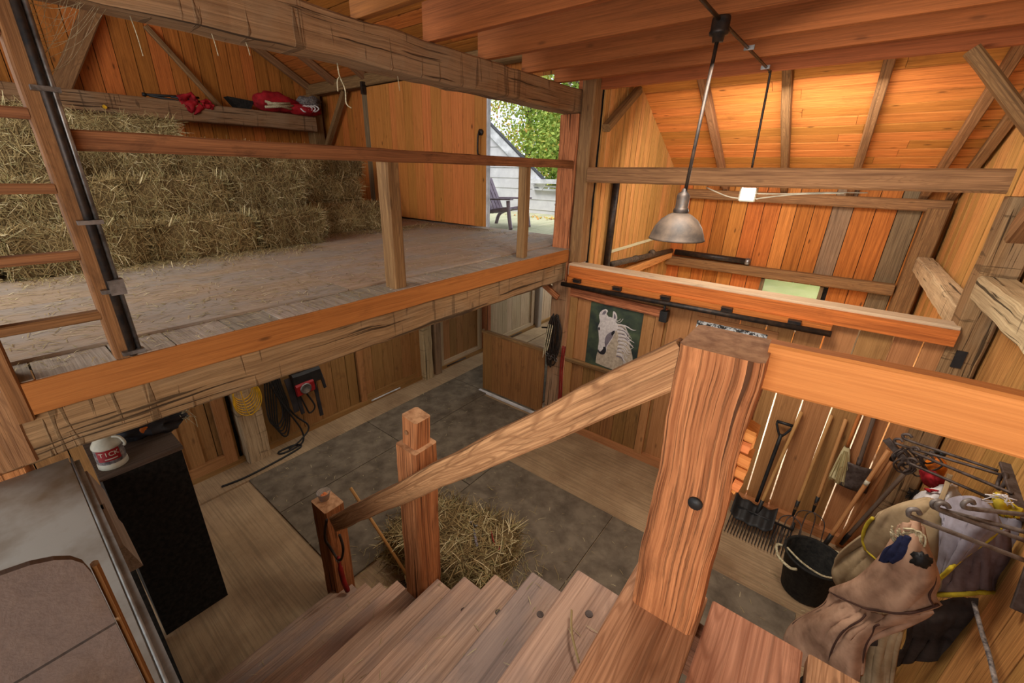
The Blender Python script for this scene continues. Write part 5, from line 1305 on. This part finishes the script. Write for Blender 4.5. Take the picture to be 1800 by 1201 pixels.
# tan blanket with yellow binding (behind the brown one)
t = thing('tan_blanket', 'olive-tan horse blanket with yellow binding, hanging left of the rack', 'blanket', (.6, 2.9, .8))
f1 = cloth([[(1618, 880, 2.95), (1635, 878, 2.92), (1655, 885, 2.9), (1672, 895, 2.9)],
            [(1555, 900, 2.98), (1590, 890, 2.9), (1640, 905, 2.84), (1675, 925, 2.86)],
            [(1527, 918, 3.02), (1565, 925, 2.92), (1625, 950, 2.82), (1672, 965, 2.85)],
            [(1515, 945, 3.04), (1555, 965, 2.94), (1610, 995, 2.85), (1672, 1010, 2.88)],
            [(1520, 965, 3.05), (1560, 1000, 2.97), (1610, 1035, 2.9), (1670, 1050, 2.92)]], M['cloth_tan'], t, 'upper_flap', seed=2, fold=.03)
trim(f1, line((0.0, .40), (0.03, 1.0)) , M['yellowtrim'], t, 'binding', .010)
trim(f1, line((0.03, 1.0), (0.45, 1.0)), M['yellowtrim'], t, 'binding', .007)
f1b = cloth([[(1520, 935, 3.08), (1550, 960, 3.02), (1600, 985, 2.95)],
             [(1476, 970, 3.12), (1525, 990, 3.04), (1600, 1010, 2.96)],
             [(1464, 998, 3.14), (1520, 1015, 3.04), (1590, 1040, 2.96)],
             [(1468, 1020, 3.15), (1520, 1035, 3.06), (1580, 1060, 2.98)],
             [(1482, 1042, 3.15), (1520, 1050, 3.08), (1575, 1075, 3.0)]], M['cloth_tan'], t, 'lower_flap', seed=5, fold=.05, foldf=2.0)
# grey blanket with yellow binding
t = thing('grey_blanket', 'blue-grey horse blanket edged with yellow binding on the right rack', 'blanket', (.9, 2.8, .9))
f2 = cloth([[(1655, 886, 2.88), (1685, 875, 2.86), (1715, 876, 2.85), (1742, 895, 2.84), (1752, 915, 2.84)],
            [(1655, 910, 2.82), (1690, 895, 2.80), (1722, 900, 2.78), (1750, 920, 2.80), (1757, 925, 2.82)],
            [(1655, 945, 2.78), (1680, 930, 2.72), (1710, 930, 2.70), (1740, 935, 2.75), (1755, 930, 2.8)],
            [(1652, 985, 2.76), (1672, 970, 2.70), (1695, 965, 2.68), (1715, 955, 2.72), (1738, 947, 2.78)],
            [(1650, 1018, 2.76), (1662, 1008, 2.72), (1675, 995, 2.70), (1692, 980, 2.74), (1712, 965, 2.78)]], M['cloth_grey'], t, 'front_flap', seed=8, fold=.03)
trim(f2, line((1.0, .0), (1.0, 1.0)), M['yellowtrim'], t, 'binding', .012)
trim(f2, line((0.0, 1.0), (1.0, 1.0)), M['yellowtrim'], t, 'binding', .010)
f2b = cloth([[(1650, 960, 2.9), (1690, 950, 2.86), (1735, 945, 2.86), (1770, 930, 2.9)],
             [(1652, 1000, 2.9), (1690, 975, 2.84), (1735, 975, 2.84), (1772, 985, 2.9)],
             [(1648, 1025, 2.9), (1690, 1010, 2.82), (1730, 1005, 2.82), (1748, 1020, 2.9)],
             [(1646, 1046, 2.9), (1688, 1046, 2.82), (1730, 1042, 2.82), (1752, 1042, 2.9)]], M['cloth_mauve'], t, 'lower_flap', seed=12, fold=.035, foldf=5)
trim(f2b, line((0, .99), (1, .99)), M['yellowtrim'], t, 'binding', .012)
f2c = cloth([[(1760, 905, 3.0), (1775, 905, 2.98), (1792, 915, 2.98)], [(1758, 945, 2.98), (1775, 945, 2.95), (1793, 955, 2.96)], [(1758, 985, 2.98), (1775, 985, 2.95), (1790, 975, 2.96)]], M['cloth_grey'], t, 'side_flap', seed=3, fold=.02, nu=10, nv=14)
t = thing('yellow_surcingle', 'folded yellow binding with white strings on the rack arm', 'strap', (.98, 2.85, 1.8))
cloth([[(1752, 868, 2.9), (1775, 880, 2.88), (1797, 897, 2.88)], [(1748, 880, 2.86), (1770, 896, 2.84), (1788, 910, 2.86)], [(1757, 905, 2.88), (1772, 908, 2.86), (1790, 905, 2.86)]], M['yellowtrim'], t, 'band', seed=4, fold=.03, nu=14, nv=10)
b = MB(); random.seed(15)
for k in range(14):
    p = at(1755 + random.uniform(-4, 10), 876 + random.uniform(-6, 6), 1, 2.86); b.tube(curve([p, p + V((random.uniform(-.03, .03), -.01, random.uniform(-.01, .03))), p + V((random.uniform(-.06, .05), -.01, random.uniform(-.05, .02)))], 4), .0028, 4)
b.build('strings', M['cloth_white'], t)
# brown blanket in front
t = thing('brown_blanket', 'dusty brown canvas horse blanket with dark piping, hanging in front at the lower right', 'blanket', (.55, 2.4, .6))
f3 = cloth([[(1583, 925, 2.58), (1598, 918, 2.55), (1612, 918, 2.54), (1622, 930, 2.55)],
            [(1567, 955, 2.60), (1592, 945, 2.52), (1618, 950, 2.50), (1630, 965, 2.54)],
            [(1545, 985, 2.62), (1585, 980, 2.50), (1625, 985, 2.47), (1640, 990, 2.53)],
            [(1505, 1020, 2.66), (1570, 1015, 2.52), (1625, 1020, 2.45), (1648, 1020, 2.52)],
            [(1464, 1036, 2.7), (1530, 1050, 2.56), (1600, 1055, 2.46), (1642, 1045, 2.50), (1656, 1052, 2.54)][:4],
            [(1462, 1042, 2.7), (1525, 1072, 2.56), (1600, 1078, 2.46), (1655, 1062, 2.5)]], M['cloth_brown'], t, 'upper_flap', seed=6, fold=.035, foldf=2.2, nu=44, nv=36)
trim(f3, line((0, .985), (.96, .985), 30), M['browntrim'], t, 'piping', .006)
trim(f3, line((.90, .55), (.90, .98), 14), M['browntrim'], t, 'piping', .005)
f3b = cloth([[(1461, 1034, 2.72), (1495, 1055, 2.62), (1525, 1072, 2.58), (1560, 1080, 2.54), (1640, 1075, 2.52)],
             [(1448, 1065, 2.72), (1475, 1075, 2.60), (1520, 1090, 2.55), (1550, 1095, 2.54), (1625, 1085, 2.56)],
             [(1396, 1096, 2.74), (1440, 1100, 2.60), (1490, 1115, 2.52), (1525, 1105, 2.54), (1580, 1105, 2.58)],
             [(1378, 1128, 2.74), (1430, 1140, 2.6), (1470, 1160, 2.5), (1512, 1140, 2.52), (1530, 1125, 2.58)],
             [(1384, 1158, 2.74), (1430, 1175, 2.6), (1475, 1200, 2.5), (1508, 1196, 2.5), (1516, 1160, 2.56)]], M['cloth_brown'], t, 'lower_flap', seed=11, fold=.055, foldf=3.2, nu=44, nv=36)
trim(f3b, line((0, .0), (0, .52), 12), M['browntrim'], t, 'piping', .006)
trim(f3b, line((.48, .15), (.40, .95), 20), M['browntrim'], t, 'piping', .005)
trim(f3b, line((.75, .30), (.93, .98), 20), M['browntrim'], t, 'piping', .005)
cloth([[(1583, 945, 2.50), (1594, 941, 2.49), (1602, 945, 2.49)], [(1560, 965, 2.5), (1577, 968, 2.48), (1594, 972, 2.48)], [(1547, 985, 2.52), (1560, 990, 2.49), (1570, 985, 2.49)]], M['cloth_navy'], t, 'navy_strap', seed=1, fold=.01, nu=12, nv=12)
b = MB(); lump(b, at(1620, 985, 1, 2.44), .035, .02, .04, .5, 7, 18, 12); b.build('buckle_pad', M['black'], t)
b = MB(); random.seed(6)
for k in range(10):
    p = at(1592 + random.uniform(-6, 12), 930 + random.uniform(-4, 14), 1, 2.50); r_ = random.uniform(.02, .05)
    b.tube(curve([p, p + V((r_, 0, r_ * .4)), p + V((r_ * 1.2, -.01, -r_)), p + V((-r_ * .4, 0, -r_ * 1.3)), p + V((-r_, 0, -.01))], 5), .005, 6)
b.build('tie_cords', M['ropewhite'], t)
# dark work trousers below
t = thing('brown_coveralls', 'brown work coveralls with a dark knee patch hanging behind the front blanket', 'coveralls', (.65, 2.7, .3))
cloth([[(1500, 1060, 2.72), (1545, 1070, 2.68), (1590, 1075, 2.7)], [(1508, 1110, 2.72), (1545, 1110, 2.66), (1585, 1110, 2.7)], [(1508, 1150, 2.72), (1540, 1150, 2.66), (1575, 1150, 2.7)], [(1500, 1210, 2.72), (1535, 1215, 2.66), (1565, 1210, 2.7)]], M['cloth_tan'], t, 'legs', seed=13, fold=.04)
cloth([[(1525, 1117, 2.64), (1543, 1119, 2.63)], [(1525, 1133, 2.64), (1543, 1134, 2.63)]], M['cloth_dark'], t, 'patch', seed=2, fold=.0, nu=4, nv=4)
t = thing('dark_blanket', 'dark blanket bundled on the ledge below the grey blanket', 'blanket', (.9, 2.9, .5))
cloth([[(1600, 1075, 2.95), (1660, 1055, 2.95), (1740, 1050, 2.98)], [(1595, 1100, 2.9), (1660, 1085, 2.86), (1745, 1075, 2.95)], [(1590, 1130, 2.95), (1655, 1115, 2.92), (1740, 1110, 2.98)], [(1570, 1170, 3.0), (1640, 1160, 2.95), (1735, 1160, 3.0)]], M['cloth_dark'], t, 'cloth', seed=16, fold=.05)
# wooden block, rope, black tub under the rack
t = thing('saw_block', 'brown timber block with a pale top standing under the rack', 'block', (.95, 2.75, .0))
b = MB(); c0 = at(1700, 1115, 2, .78); b.timber(V((c0.x - .1, c0.y - .05, .76)), V((c0.x + .18, c0.y + .02, .76)), .16, .2, n=6, rough=.003, ch=.008); b.timber(V((c0.x, c0.y, 0)), V((c0.x, c0.y, .66)), .18, .14, (0, 1, 0), n=6, rough=.003, ch=.008); b.build('block', M['sawn_grey'], t)
t = thing('rack_rope', 'grey speckled rope hanging down the right wall under the rack', 'rope', (1.03, 2.6, .6))
b = MB(); b.tube(curve([at(1712, 1060, 0, 1.0), at(1726, 1112, 0, 1.0), at(1738, 1150, 0, 1.0), at(1750, 1200, 0, 1.0), at(1758, 1240, 0, 1.0)], 6), .010, 8); b.build('rope', M['labelgrey'], t)
t = thing('feed_pan', 'black rubber pan on the floor in the dark corner under the rack', 'pan', (.75, 2.75, 0.002))
b = MB(); b.lathe((.72, 2.55, .004), [(0, 0), (.16, 0), (.2, .3), (.215, .31), (.205, .32), (.155, .02), (0, .02)], 28); b.build('pan', M['rubber'], t)
# hunting vest, spray can
t = thing('red_white_cloth', 'crumpled red and white cloth hung behind the tan blanket', 'cloth', (.9, 3.3, 1.2))
cloth([[(1618, 826, 3.5), (1640, 830, 3.45), (1660, 845, 3.5)], [(1622, 842, 3.46), (1640, 845, 3.4), (1657, 855, 3.46)], [(1632, 857, 3.46), (1645, 856, 3.42), (1656, 860, 3.46)]], M['red'], t, 'red_part', seed=3, fold=.05, nu=14, nv=12)
cloth([[(1612, 872, 3.44), (1640, 858, 3.38), (1668, 852, 3.40), (1684, 856, 3.46)], [(1608, 880, 3.42), (1640, 875, 3.34), (1668, 870, 3.36), (1686, 870, 3.44)], [(1615, 884, 3.44), (1640, 890, 3.36), (1665, 888, 3.38), (1684, 880, 3.44)]], M['cloth_white'], t, 'white_part', seed=9, fold=.06, nu=18, nv=12)
cloth([[(1627, 858, 3.36), (1640, 860, 3.33)], [(1636, 866, 3.34), (1650, 862, 3.33)]], M['red'], t, 'red_stripe', seed=4, fold=.01, nu=6, nv=5)
cloth([[(1664, 834, 3.38), (1674, 837, 3.38)], [(1658, 855, 3.30), (1667, 858, 3.30)], [(1648, 880, 3.22), (1657, 883, 3.22)]], M['yellowtrim'] if False else M['cloth_tan'], t, 'strap', seed=4, fold=.0, nu=4, nv=10)
t = thing('spray_can', 'orange spray bottle behind the rack, above the red and white cloth', 'bottle', (.93, 3.6, 1.3))
q = at(1642, 825, 1, 3.62)
b = MB(); b.lathe(q - V((0, 0, .09)), [(0, 0), (.05, 0), (.055, .02), (.055, .12), (.04, .16), (.018, .18), (.018, .2), (0, .2)], 18); b.build('bottle', M['orangeplastic'], t)
b = MB(); b.lathe(q + V((0, 0, .11)), [(0, 0), (.02, 0), (.022, .03), (0, .035)], 12); b.tube([q + V((0, 0, .135)), q + V((-.06, -.03, .13))], .009, 6); b.build('trigger', M['black'], t)
t = thing('grip_brush', 'small brush with dark bristles hung on the post beside the cloth', 'brush', (.86, 4.5, 1.0))
q = at(1608, 872, 1, 4.5); b = MB(); b.timber(q + V((0, 0, .06)), q - V((0, 0, .07)), .03, .02, (0, 1, 0), n=3, rough=.001, ch=.004)
for k in range(40): b.tube([q + V((0, 0, random.uniform(-.06, .05))), q + V((-.05, random.uniform(-.02, .02), random.uniform(-.06, .06)))], .002, 3)
b.build('brush', M['black'], t)

# ================================================================== GEAR ON THE LOFT SHELF BEAM
def wx(px, py, x=-9.05): return at(px, py, 0, x)
t = thing('folded_camp_chair', 'folded red camp chair with black legs lying on the shelf beam', 'camp chair', (-9.05, 2.8, 4.38))
b = MB()
for (a0, a1) in (((253, 166), (350, 172)), ((258, 184), (362, 188)), ((300, 170), (372, 182)), ((262, 168), (380, 190)), ((300, 186), (385, 192))):
    b.tube([wx(*a0), wx(*a1)], .018, 8)
for (a0) in ((253, 166), (258, 184)): b.lathe(wx(*a0), [(0, -.025), (.028, -.02), (.03, .02), (0, .025)], 10, axis=(0, 1, 0))
b.build('legs', M['black'], t)
def wcloth(rows, mat, par, nm, fold=.05, seed=0):
    R_ = [[wx(p[0], p[1], p[2] if len(p) > 2 else -9.0) for p in r] for r in rows]
    def fn(u, v):
        n = len(R_) - 1; x = min(v * n, n - 1e-6); i = int(x); f_ = x - i
        def row(r):
            m_ = len(r) - 1; y = min(u * m_, m_ - 1e-6); j = int(y); g_ = y - j; return r[j].lerp(r[j + 1], g_)
        p = row(R_[i]).lerp(row(R_[i + 1]), f_); return p + V((fold * mnoise.noise(V((u * 4 + seed, v * 4, seed))), 0, 0))
    b = MB(); b.grid(fn, 16, 12, 0, True, .02); b.build(nm, mat, par)
wcloth([[(310, 170), (335, 162), (345, 176)], [(318, 182), (340, 178), (352, 184)], [(330, 193), (342, 203), (358, 190)]], M['red'], t, 'red_seat', .1, 2)
wcloth([[(352, 178), (366, 175), (376, 186)], [(358, 190), (368, 194), (376, 196)]], M['red'], t, 'red_back', .08, 6)
t = thing('rubber_feed_scoop', 'black slanted rubber feed pan standing on the shelf beam', 'pan', (-9.05, 3.6, 4.38))
c = wx(426, 200, -9.05); c.z = 4.385
b = MB(); b.poly([V((c.x, wx(400, 169).y, wx(400, 169).z)), V((c.x, wx(420, 200).y, 4.39)), V((c.x, wx(444, 202).y, 4.39)), V((c.x, wx(446, 178).y, wx(446, 178).z))], (-1, 0, 0), .2); b.build('pan', M['rubber'], t)
t = thing('red_duffel', 'red duffel with pale strapped poles at the right end of the shelf beam', 'bag', (-9.05, 4.4, 4.38))
b = MB(); c = wx(490, 195, -9.05); lump(b, V((-9.05, c.y - .05, 4.55)), .17, .42, .17, .3, 4, 28, 16); c2 = wx(535, 205, -9.0); lump(b, V((-8.98, c2.y - .05, 4.47)), .18, .40, .10, .3, 8, 24, 14); b.build('bag', M['red'], t)
b = MB()
for (a0, a1) in (((466, 178), (512, 192)), ((466, 188), (515, 186)), ((470, 182), (510, 182))): b.tube([wx(a0[0], a0[1], -8.84), wx(a1[0], a1[1], -8.84)], .022, 8)
b.build('poles', M['ropewhite'], t)
b = MB(); lump(b, V((-8.95, wx(540, 180).y, 4.62)), .1, .22, .10, .5, 5, 18, 12); b.build('grey_case', M['labelgrey'], t)
b = MB()
for k in range(4):
    p = wx(528 + 6 * k, 190, -8.84); b.tube(curve([p, p + V((.02, .07, -.06)), p + V((.02, .16, .0)), p + V((0, .1, .05)), p], 5), .014, 6)
b.build('straps', M['cloth_white'], t)
p = at(183, 188, 0, -8.97); t = thing('beam_leaf', 'yellow leaf stuck on the front of the shelf beam', 'leaf', tuple(p))
b = MB(); b.poly([p + V((0.02, y_, z_)) for y_, z_ in ((-.025, .012), (0, .03), (.025, .012), (.03, -.012), (.006, -.03), (-.02, -.02))], (1, 0, 0), .004); b.build('leaf', M['cyellow'], t)
p = at(1640, 660, 1, 4.535); t = thing('post_leaf', 'yellow leaf stuck on the tall mortised post', 'leaf', tuple(p))
b = MB(); b.poly([p + V((x_, -.004, z_)) for x_, z_ in ((-.02, .005), (0, .02), (.02, .008), (.018, -.012), (-.01, -.018))], (0, -1, 0), .003); b.build('leaf', M['cyellow'], t)

# ================================================================== OUTSIDE THE LOFT DOOR
dk = struct('floor_deck', (-5.2, 7.2, 2.3))
x = -9.4
while x < -2.46:
    b = MB(); b.box(x + .004, x + .136, 5.44, 9.4, 2.37, 2.41, 'y'); b.build('deck_board', M['deckmoss'], dk); x += .14
hs = thing('neighbour_house', 'grey clapboard house with a sloping white rake beyond the deck', 'house', (-6.5, 9.3, 0))
def gable(x): return 3.2 if x > -6.1 else 3.2 + (-6.1 - x) * .75
z = 0.0; k = 0
while z < 6.2:
    z1 = z + .25
    xr = -2.6
    xe = -6.1 - max(0, (z1 - 3.2) / .75) if z1 > 3.2 else xr
    xb = -6.1 - max(0, (z - 3.2) / .75) if z > 3.2 else (xr if z1 <= 3.2 else -6.1)
    b = MB(); b.hexa([(-11, 9.20, z), (-11, 9.24, z), (-11, 9.24, z1), (-11, 9.215, z1), (xb, 9.20, z), (xb, 9.24, z), (xe, 9.24, z1), (xe, 9.215, z1)]); b.build('siding_board', M['siding'], hs)
    z = z1; k += 1
b = MB(); p0 = V((-5.95, 9.14, 3.06)); p1 = V((-10.4, 9.14, 6.40)); b.timber(p0, p1, .06, .22, n=3, rough=0, ch=.005); b.build('rake_trim', M['trimwhite'], hs)
b = MB(); b.timber(p0 + V((.02, .02, .13)), p1 + V((.02, .02, .13)), .14, .03, n=3, rough=0, ch=.005); b.build('roof_edge', M['roofdark'], hs)
b = MB(); b.box(-6.3, -2.5, 9.02, 9.26, 3.14, 3.24); b.build('parapet_cap', M['trimwhite'], hs)
for z_ in (3.05, 2.98):
    b = MB(); b.box(-6.3, -2.5, 9.12, 9.2, z_, z_ + .045); b.build('cap_moulding', M['trimwhite'], hs)
# plastic garden chair
M['chairplastic'] = plain('mauve_grey_plastic', (146, 128, 138), .5, c2=(124, 108, 118), nscale=10)
t = thing('adirondack_chair', 'mauve-grey plastic garden chair on the mossy deck outside', 'chair', (-5.15, 6.4, 2.41))
cm = M['chairplastic']; X0, Y0, Z0 = -5.05, 6.45, 2.41
for k in range(5):       # seat slats, front towards +x
    yo = -.2 + k * .1; b = MB(); b.timber((X0 - .25, Y0 + yo, Z0 + .26), (X0 + .28, Y0 + yo, Z0 + .36), .085, .02, n=4, rough=0, ch=.004); b.build('seat_slat', cm, t)
for k in range(5):
    yo = -.2 + k * .1; b = MB(); b.timber((X0 - .22, Y0 + yo, Z0 + .24), (X0 - .58, Y0 + yo * 1.15, Z0 + .86 + .05 * (1 - abs(k - 2) / 2)), .085, .02, (1, 0, .5), n=4, rough=0, ch=.004); b.build('back_slat', cm, t)
for sy in (-.29, .29):
    b = MB(); b.tube(curve([(X0 + .36, Y0 + sy, Z0), (X0 + .31, Y0 + sy, Z0 + .25), (X0 + .28, Y0 + sy, Z0 + .5)], 4), .035, 8); b.build('front_leg', cm, t)
    b = MB(); b.tube(curve([(X0 - .45, Y0 + sy * .95, Z0), (X0 - .36, Y0 + sy * .95, Z0 + .2), (X0 - .1, Y0 + sy * .95, Z0 + .3), (X0 + .28, Y0 + sy * .95, Z0 + .36)], 4), .035, 8); b.build('rear_leg', cm, t)
    b = MB(); b.timber((X0 - .4, Y0 + sy, Z0 + .50), (X0 + .36, Y0 + sy, Z0 + .53), .1, .03, n=4, rough=0, ch=.006); b.build('armrest', cm, t)
t = thing('deck_table', 'edge of a small dark table on the deck beside the doorway post', 'table', (-4.2, 7.6, 2.41))
q = at(982, 360, 1, 7.6)
b = MB(); b.lathe((q.x + .30, 7.6, q.z), [(0, 0), (.34, 0), (.34, .025), (0, .025)], 24); b.build('table_top', M['labelgrey'], t)
for a_ in (0, 2.1, 4.2):
    b = MB(); b.tube([(q.x + .30 + .1 * math.cos(a_), 7.6 + .1 * math.sin(a_), q.z), (q.x + .30 + .26 * math.cos(a_), 7.6 + .26 * math.sin(a_), 2.41)], .014, 6); b.build('leg', M['blackpipe'], t)
q = at(958, 384, 2, 2.415)
mb = MB(); random.seed(2)
for k in range(45):
    p = V((q.x + random.gauss(0, .3), q.y + random.gauss(0, .2), 2.415)); an = random.uniform(0, 6.28); straw_strip(mb, p, V((math.cos(an), math.sin(an), .3)), V((0, 0, 1)), .06, .04, .02, random.uniform(.85, 1))
one('fallen_leaves', mb, M['leaf'], 'small pile of dry leaves on the deck', 'leaves', None, 'stuff')
# trees
def tree(label, c, h, r, n, seed, tone, z0=2.0):
    random.seed(seed); c = V(c)
    t = thing('autumn_tree', label, 'tree', (c.x, c.y, -0.1), 'trees beyond the house')
    b = MB(); b.tube(curve([c, c + V((.1, 0, h * .35)), c + V((0, .1, h * .7)), c + V((.1, 0, h * .92))], 5), [.22 * (1 - i / 20) + .03 for i in range(16)], 8)
    for k in range(22):
        z = h * random.uniform(.3, .85); a_ = random.uniform(0, 6.28); L_ = r * random.uniform(.5, .95)
        p = c + V((0, 0, z)); b.tube(curve([p, p + V((math.cos(a_) * L_ * .5, math.sin(a_) * L_ * .5, .3)), p + V((math.cos(a_) * L_, math.sin(a_) * L_, .9))], 4), [.05 * (1 - i / 10) + .01 for i in range(9)], 5)
    b.build('trunk', M['bark'], t)
    m_ = MB(); blobs = []
    for k in range(64):
        a_ = random.uniform(0, 6.28); zz = random.uniform(.22, 1.0); rr = r * math.sqrt(max(.08, 1 - (2 * zz - 1.05) ** 2)) * random.uniform(.4, 1)
        blobs.append((c + V((math.cos(a_) * rr, math.sin(a_) * rr, h * zz)), random.uniform(.5, 1.0) * r * .46, random.gauss(tone, .13)))
    for k in range(n):
        bc, br, tn = random.choice(blobs); d = V((random.gauss(0, 1), random.gauss(0, 1), random.gauss(0, 1))).normalized()
        p = bc + d * br * random.uniform(.55, 1.05); s_ = random.uniform(.045, .10)
        u = V((random.gauss(0, 1), random.gauss(0, 1), random.gauss(0, 1))).normalized(); w_ = u.orthogonal().normalized()
        m_.add([p - u * s_, p + w_ * s_ * .55, p + u * s_, p - w_ * s_ * .55], [[0, 1, 2, 3]], None, min(1, max(0, random.gauss(tn, .13))))
    o = m_.build('foliage', M['leaf'], t); o['kind'] = 'stuff'
tree('green and gold tree standing right in the loft doorway view', (-7.6, 15.5, -.1), 8.0, 2.6, 26000, 3, .5)
tree('sparse grey-branched tree left of the green one, beyond the house roof', (-13.2, 18.5, -.1), 8.6, 2.6, 12000, 5, .72)
tree('dense green tree at the right side of the loft doorway view', (-5.0, 15.0, -.1), 7.4, 2.3, 22000, 9, .42)
tree('orange tinted tree farthest back over the house roof', (-12.0, 23.0, -.1), 9.5, 3.6, 18000, 12, .72)
tree('tall green tree filling the back of the doorway view', (-8.6, 21.0, -.1), 10.5, 3.8, 30000, 17, .52)
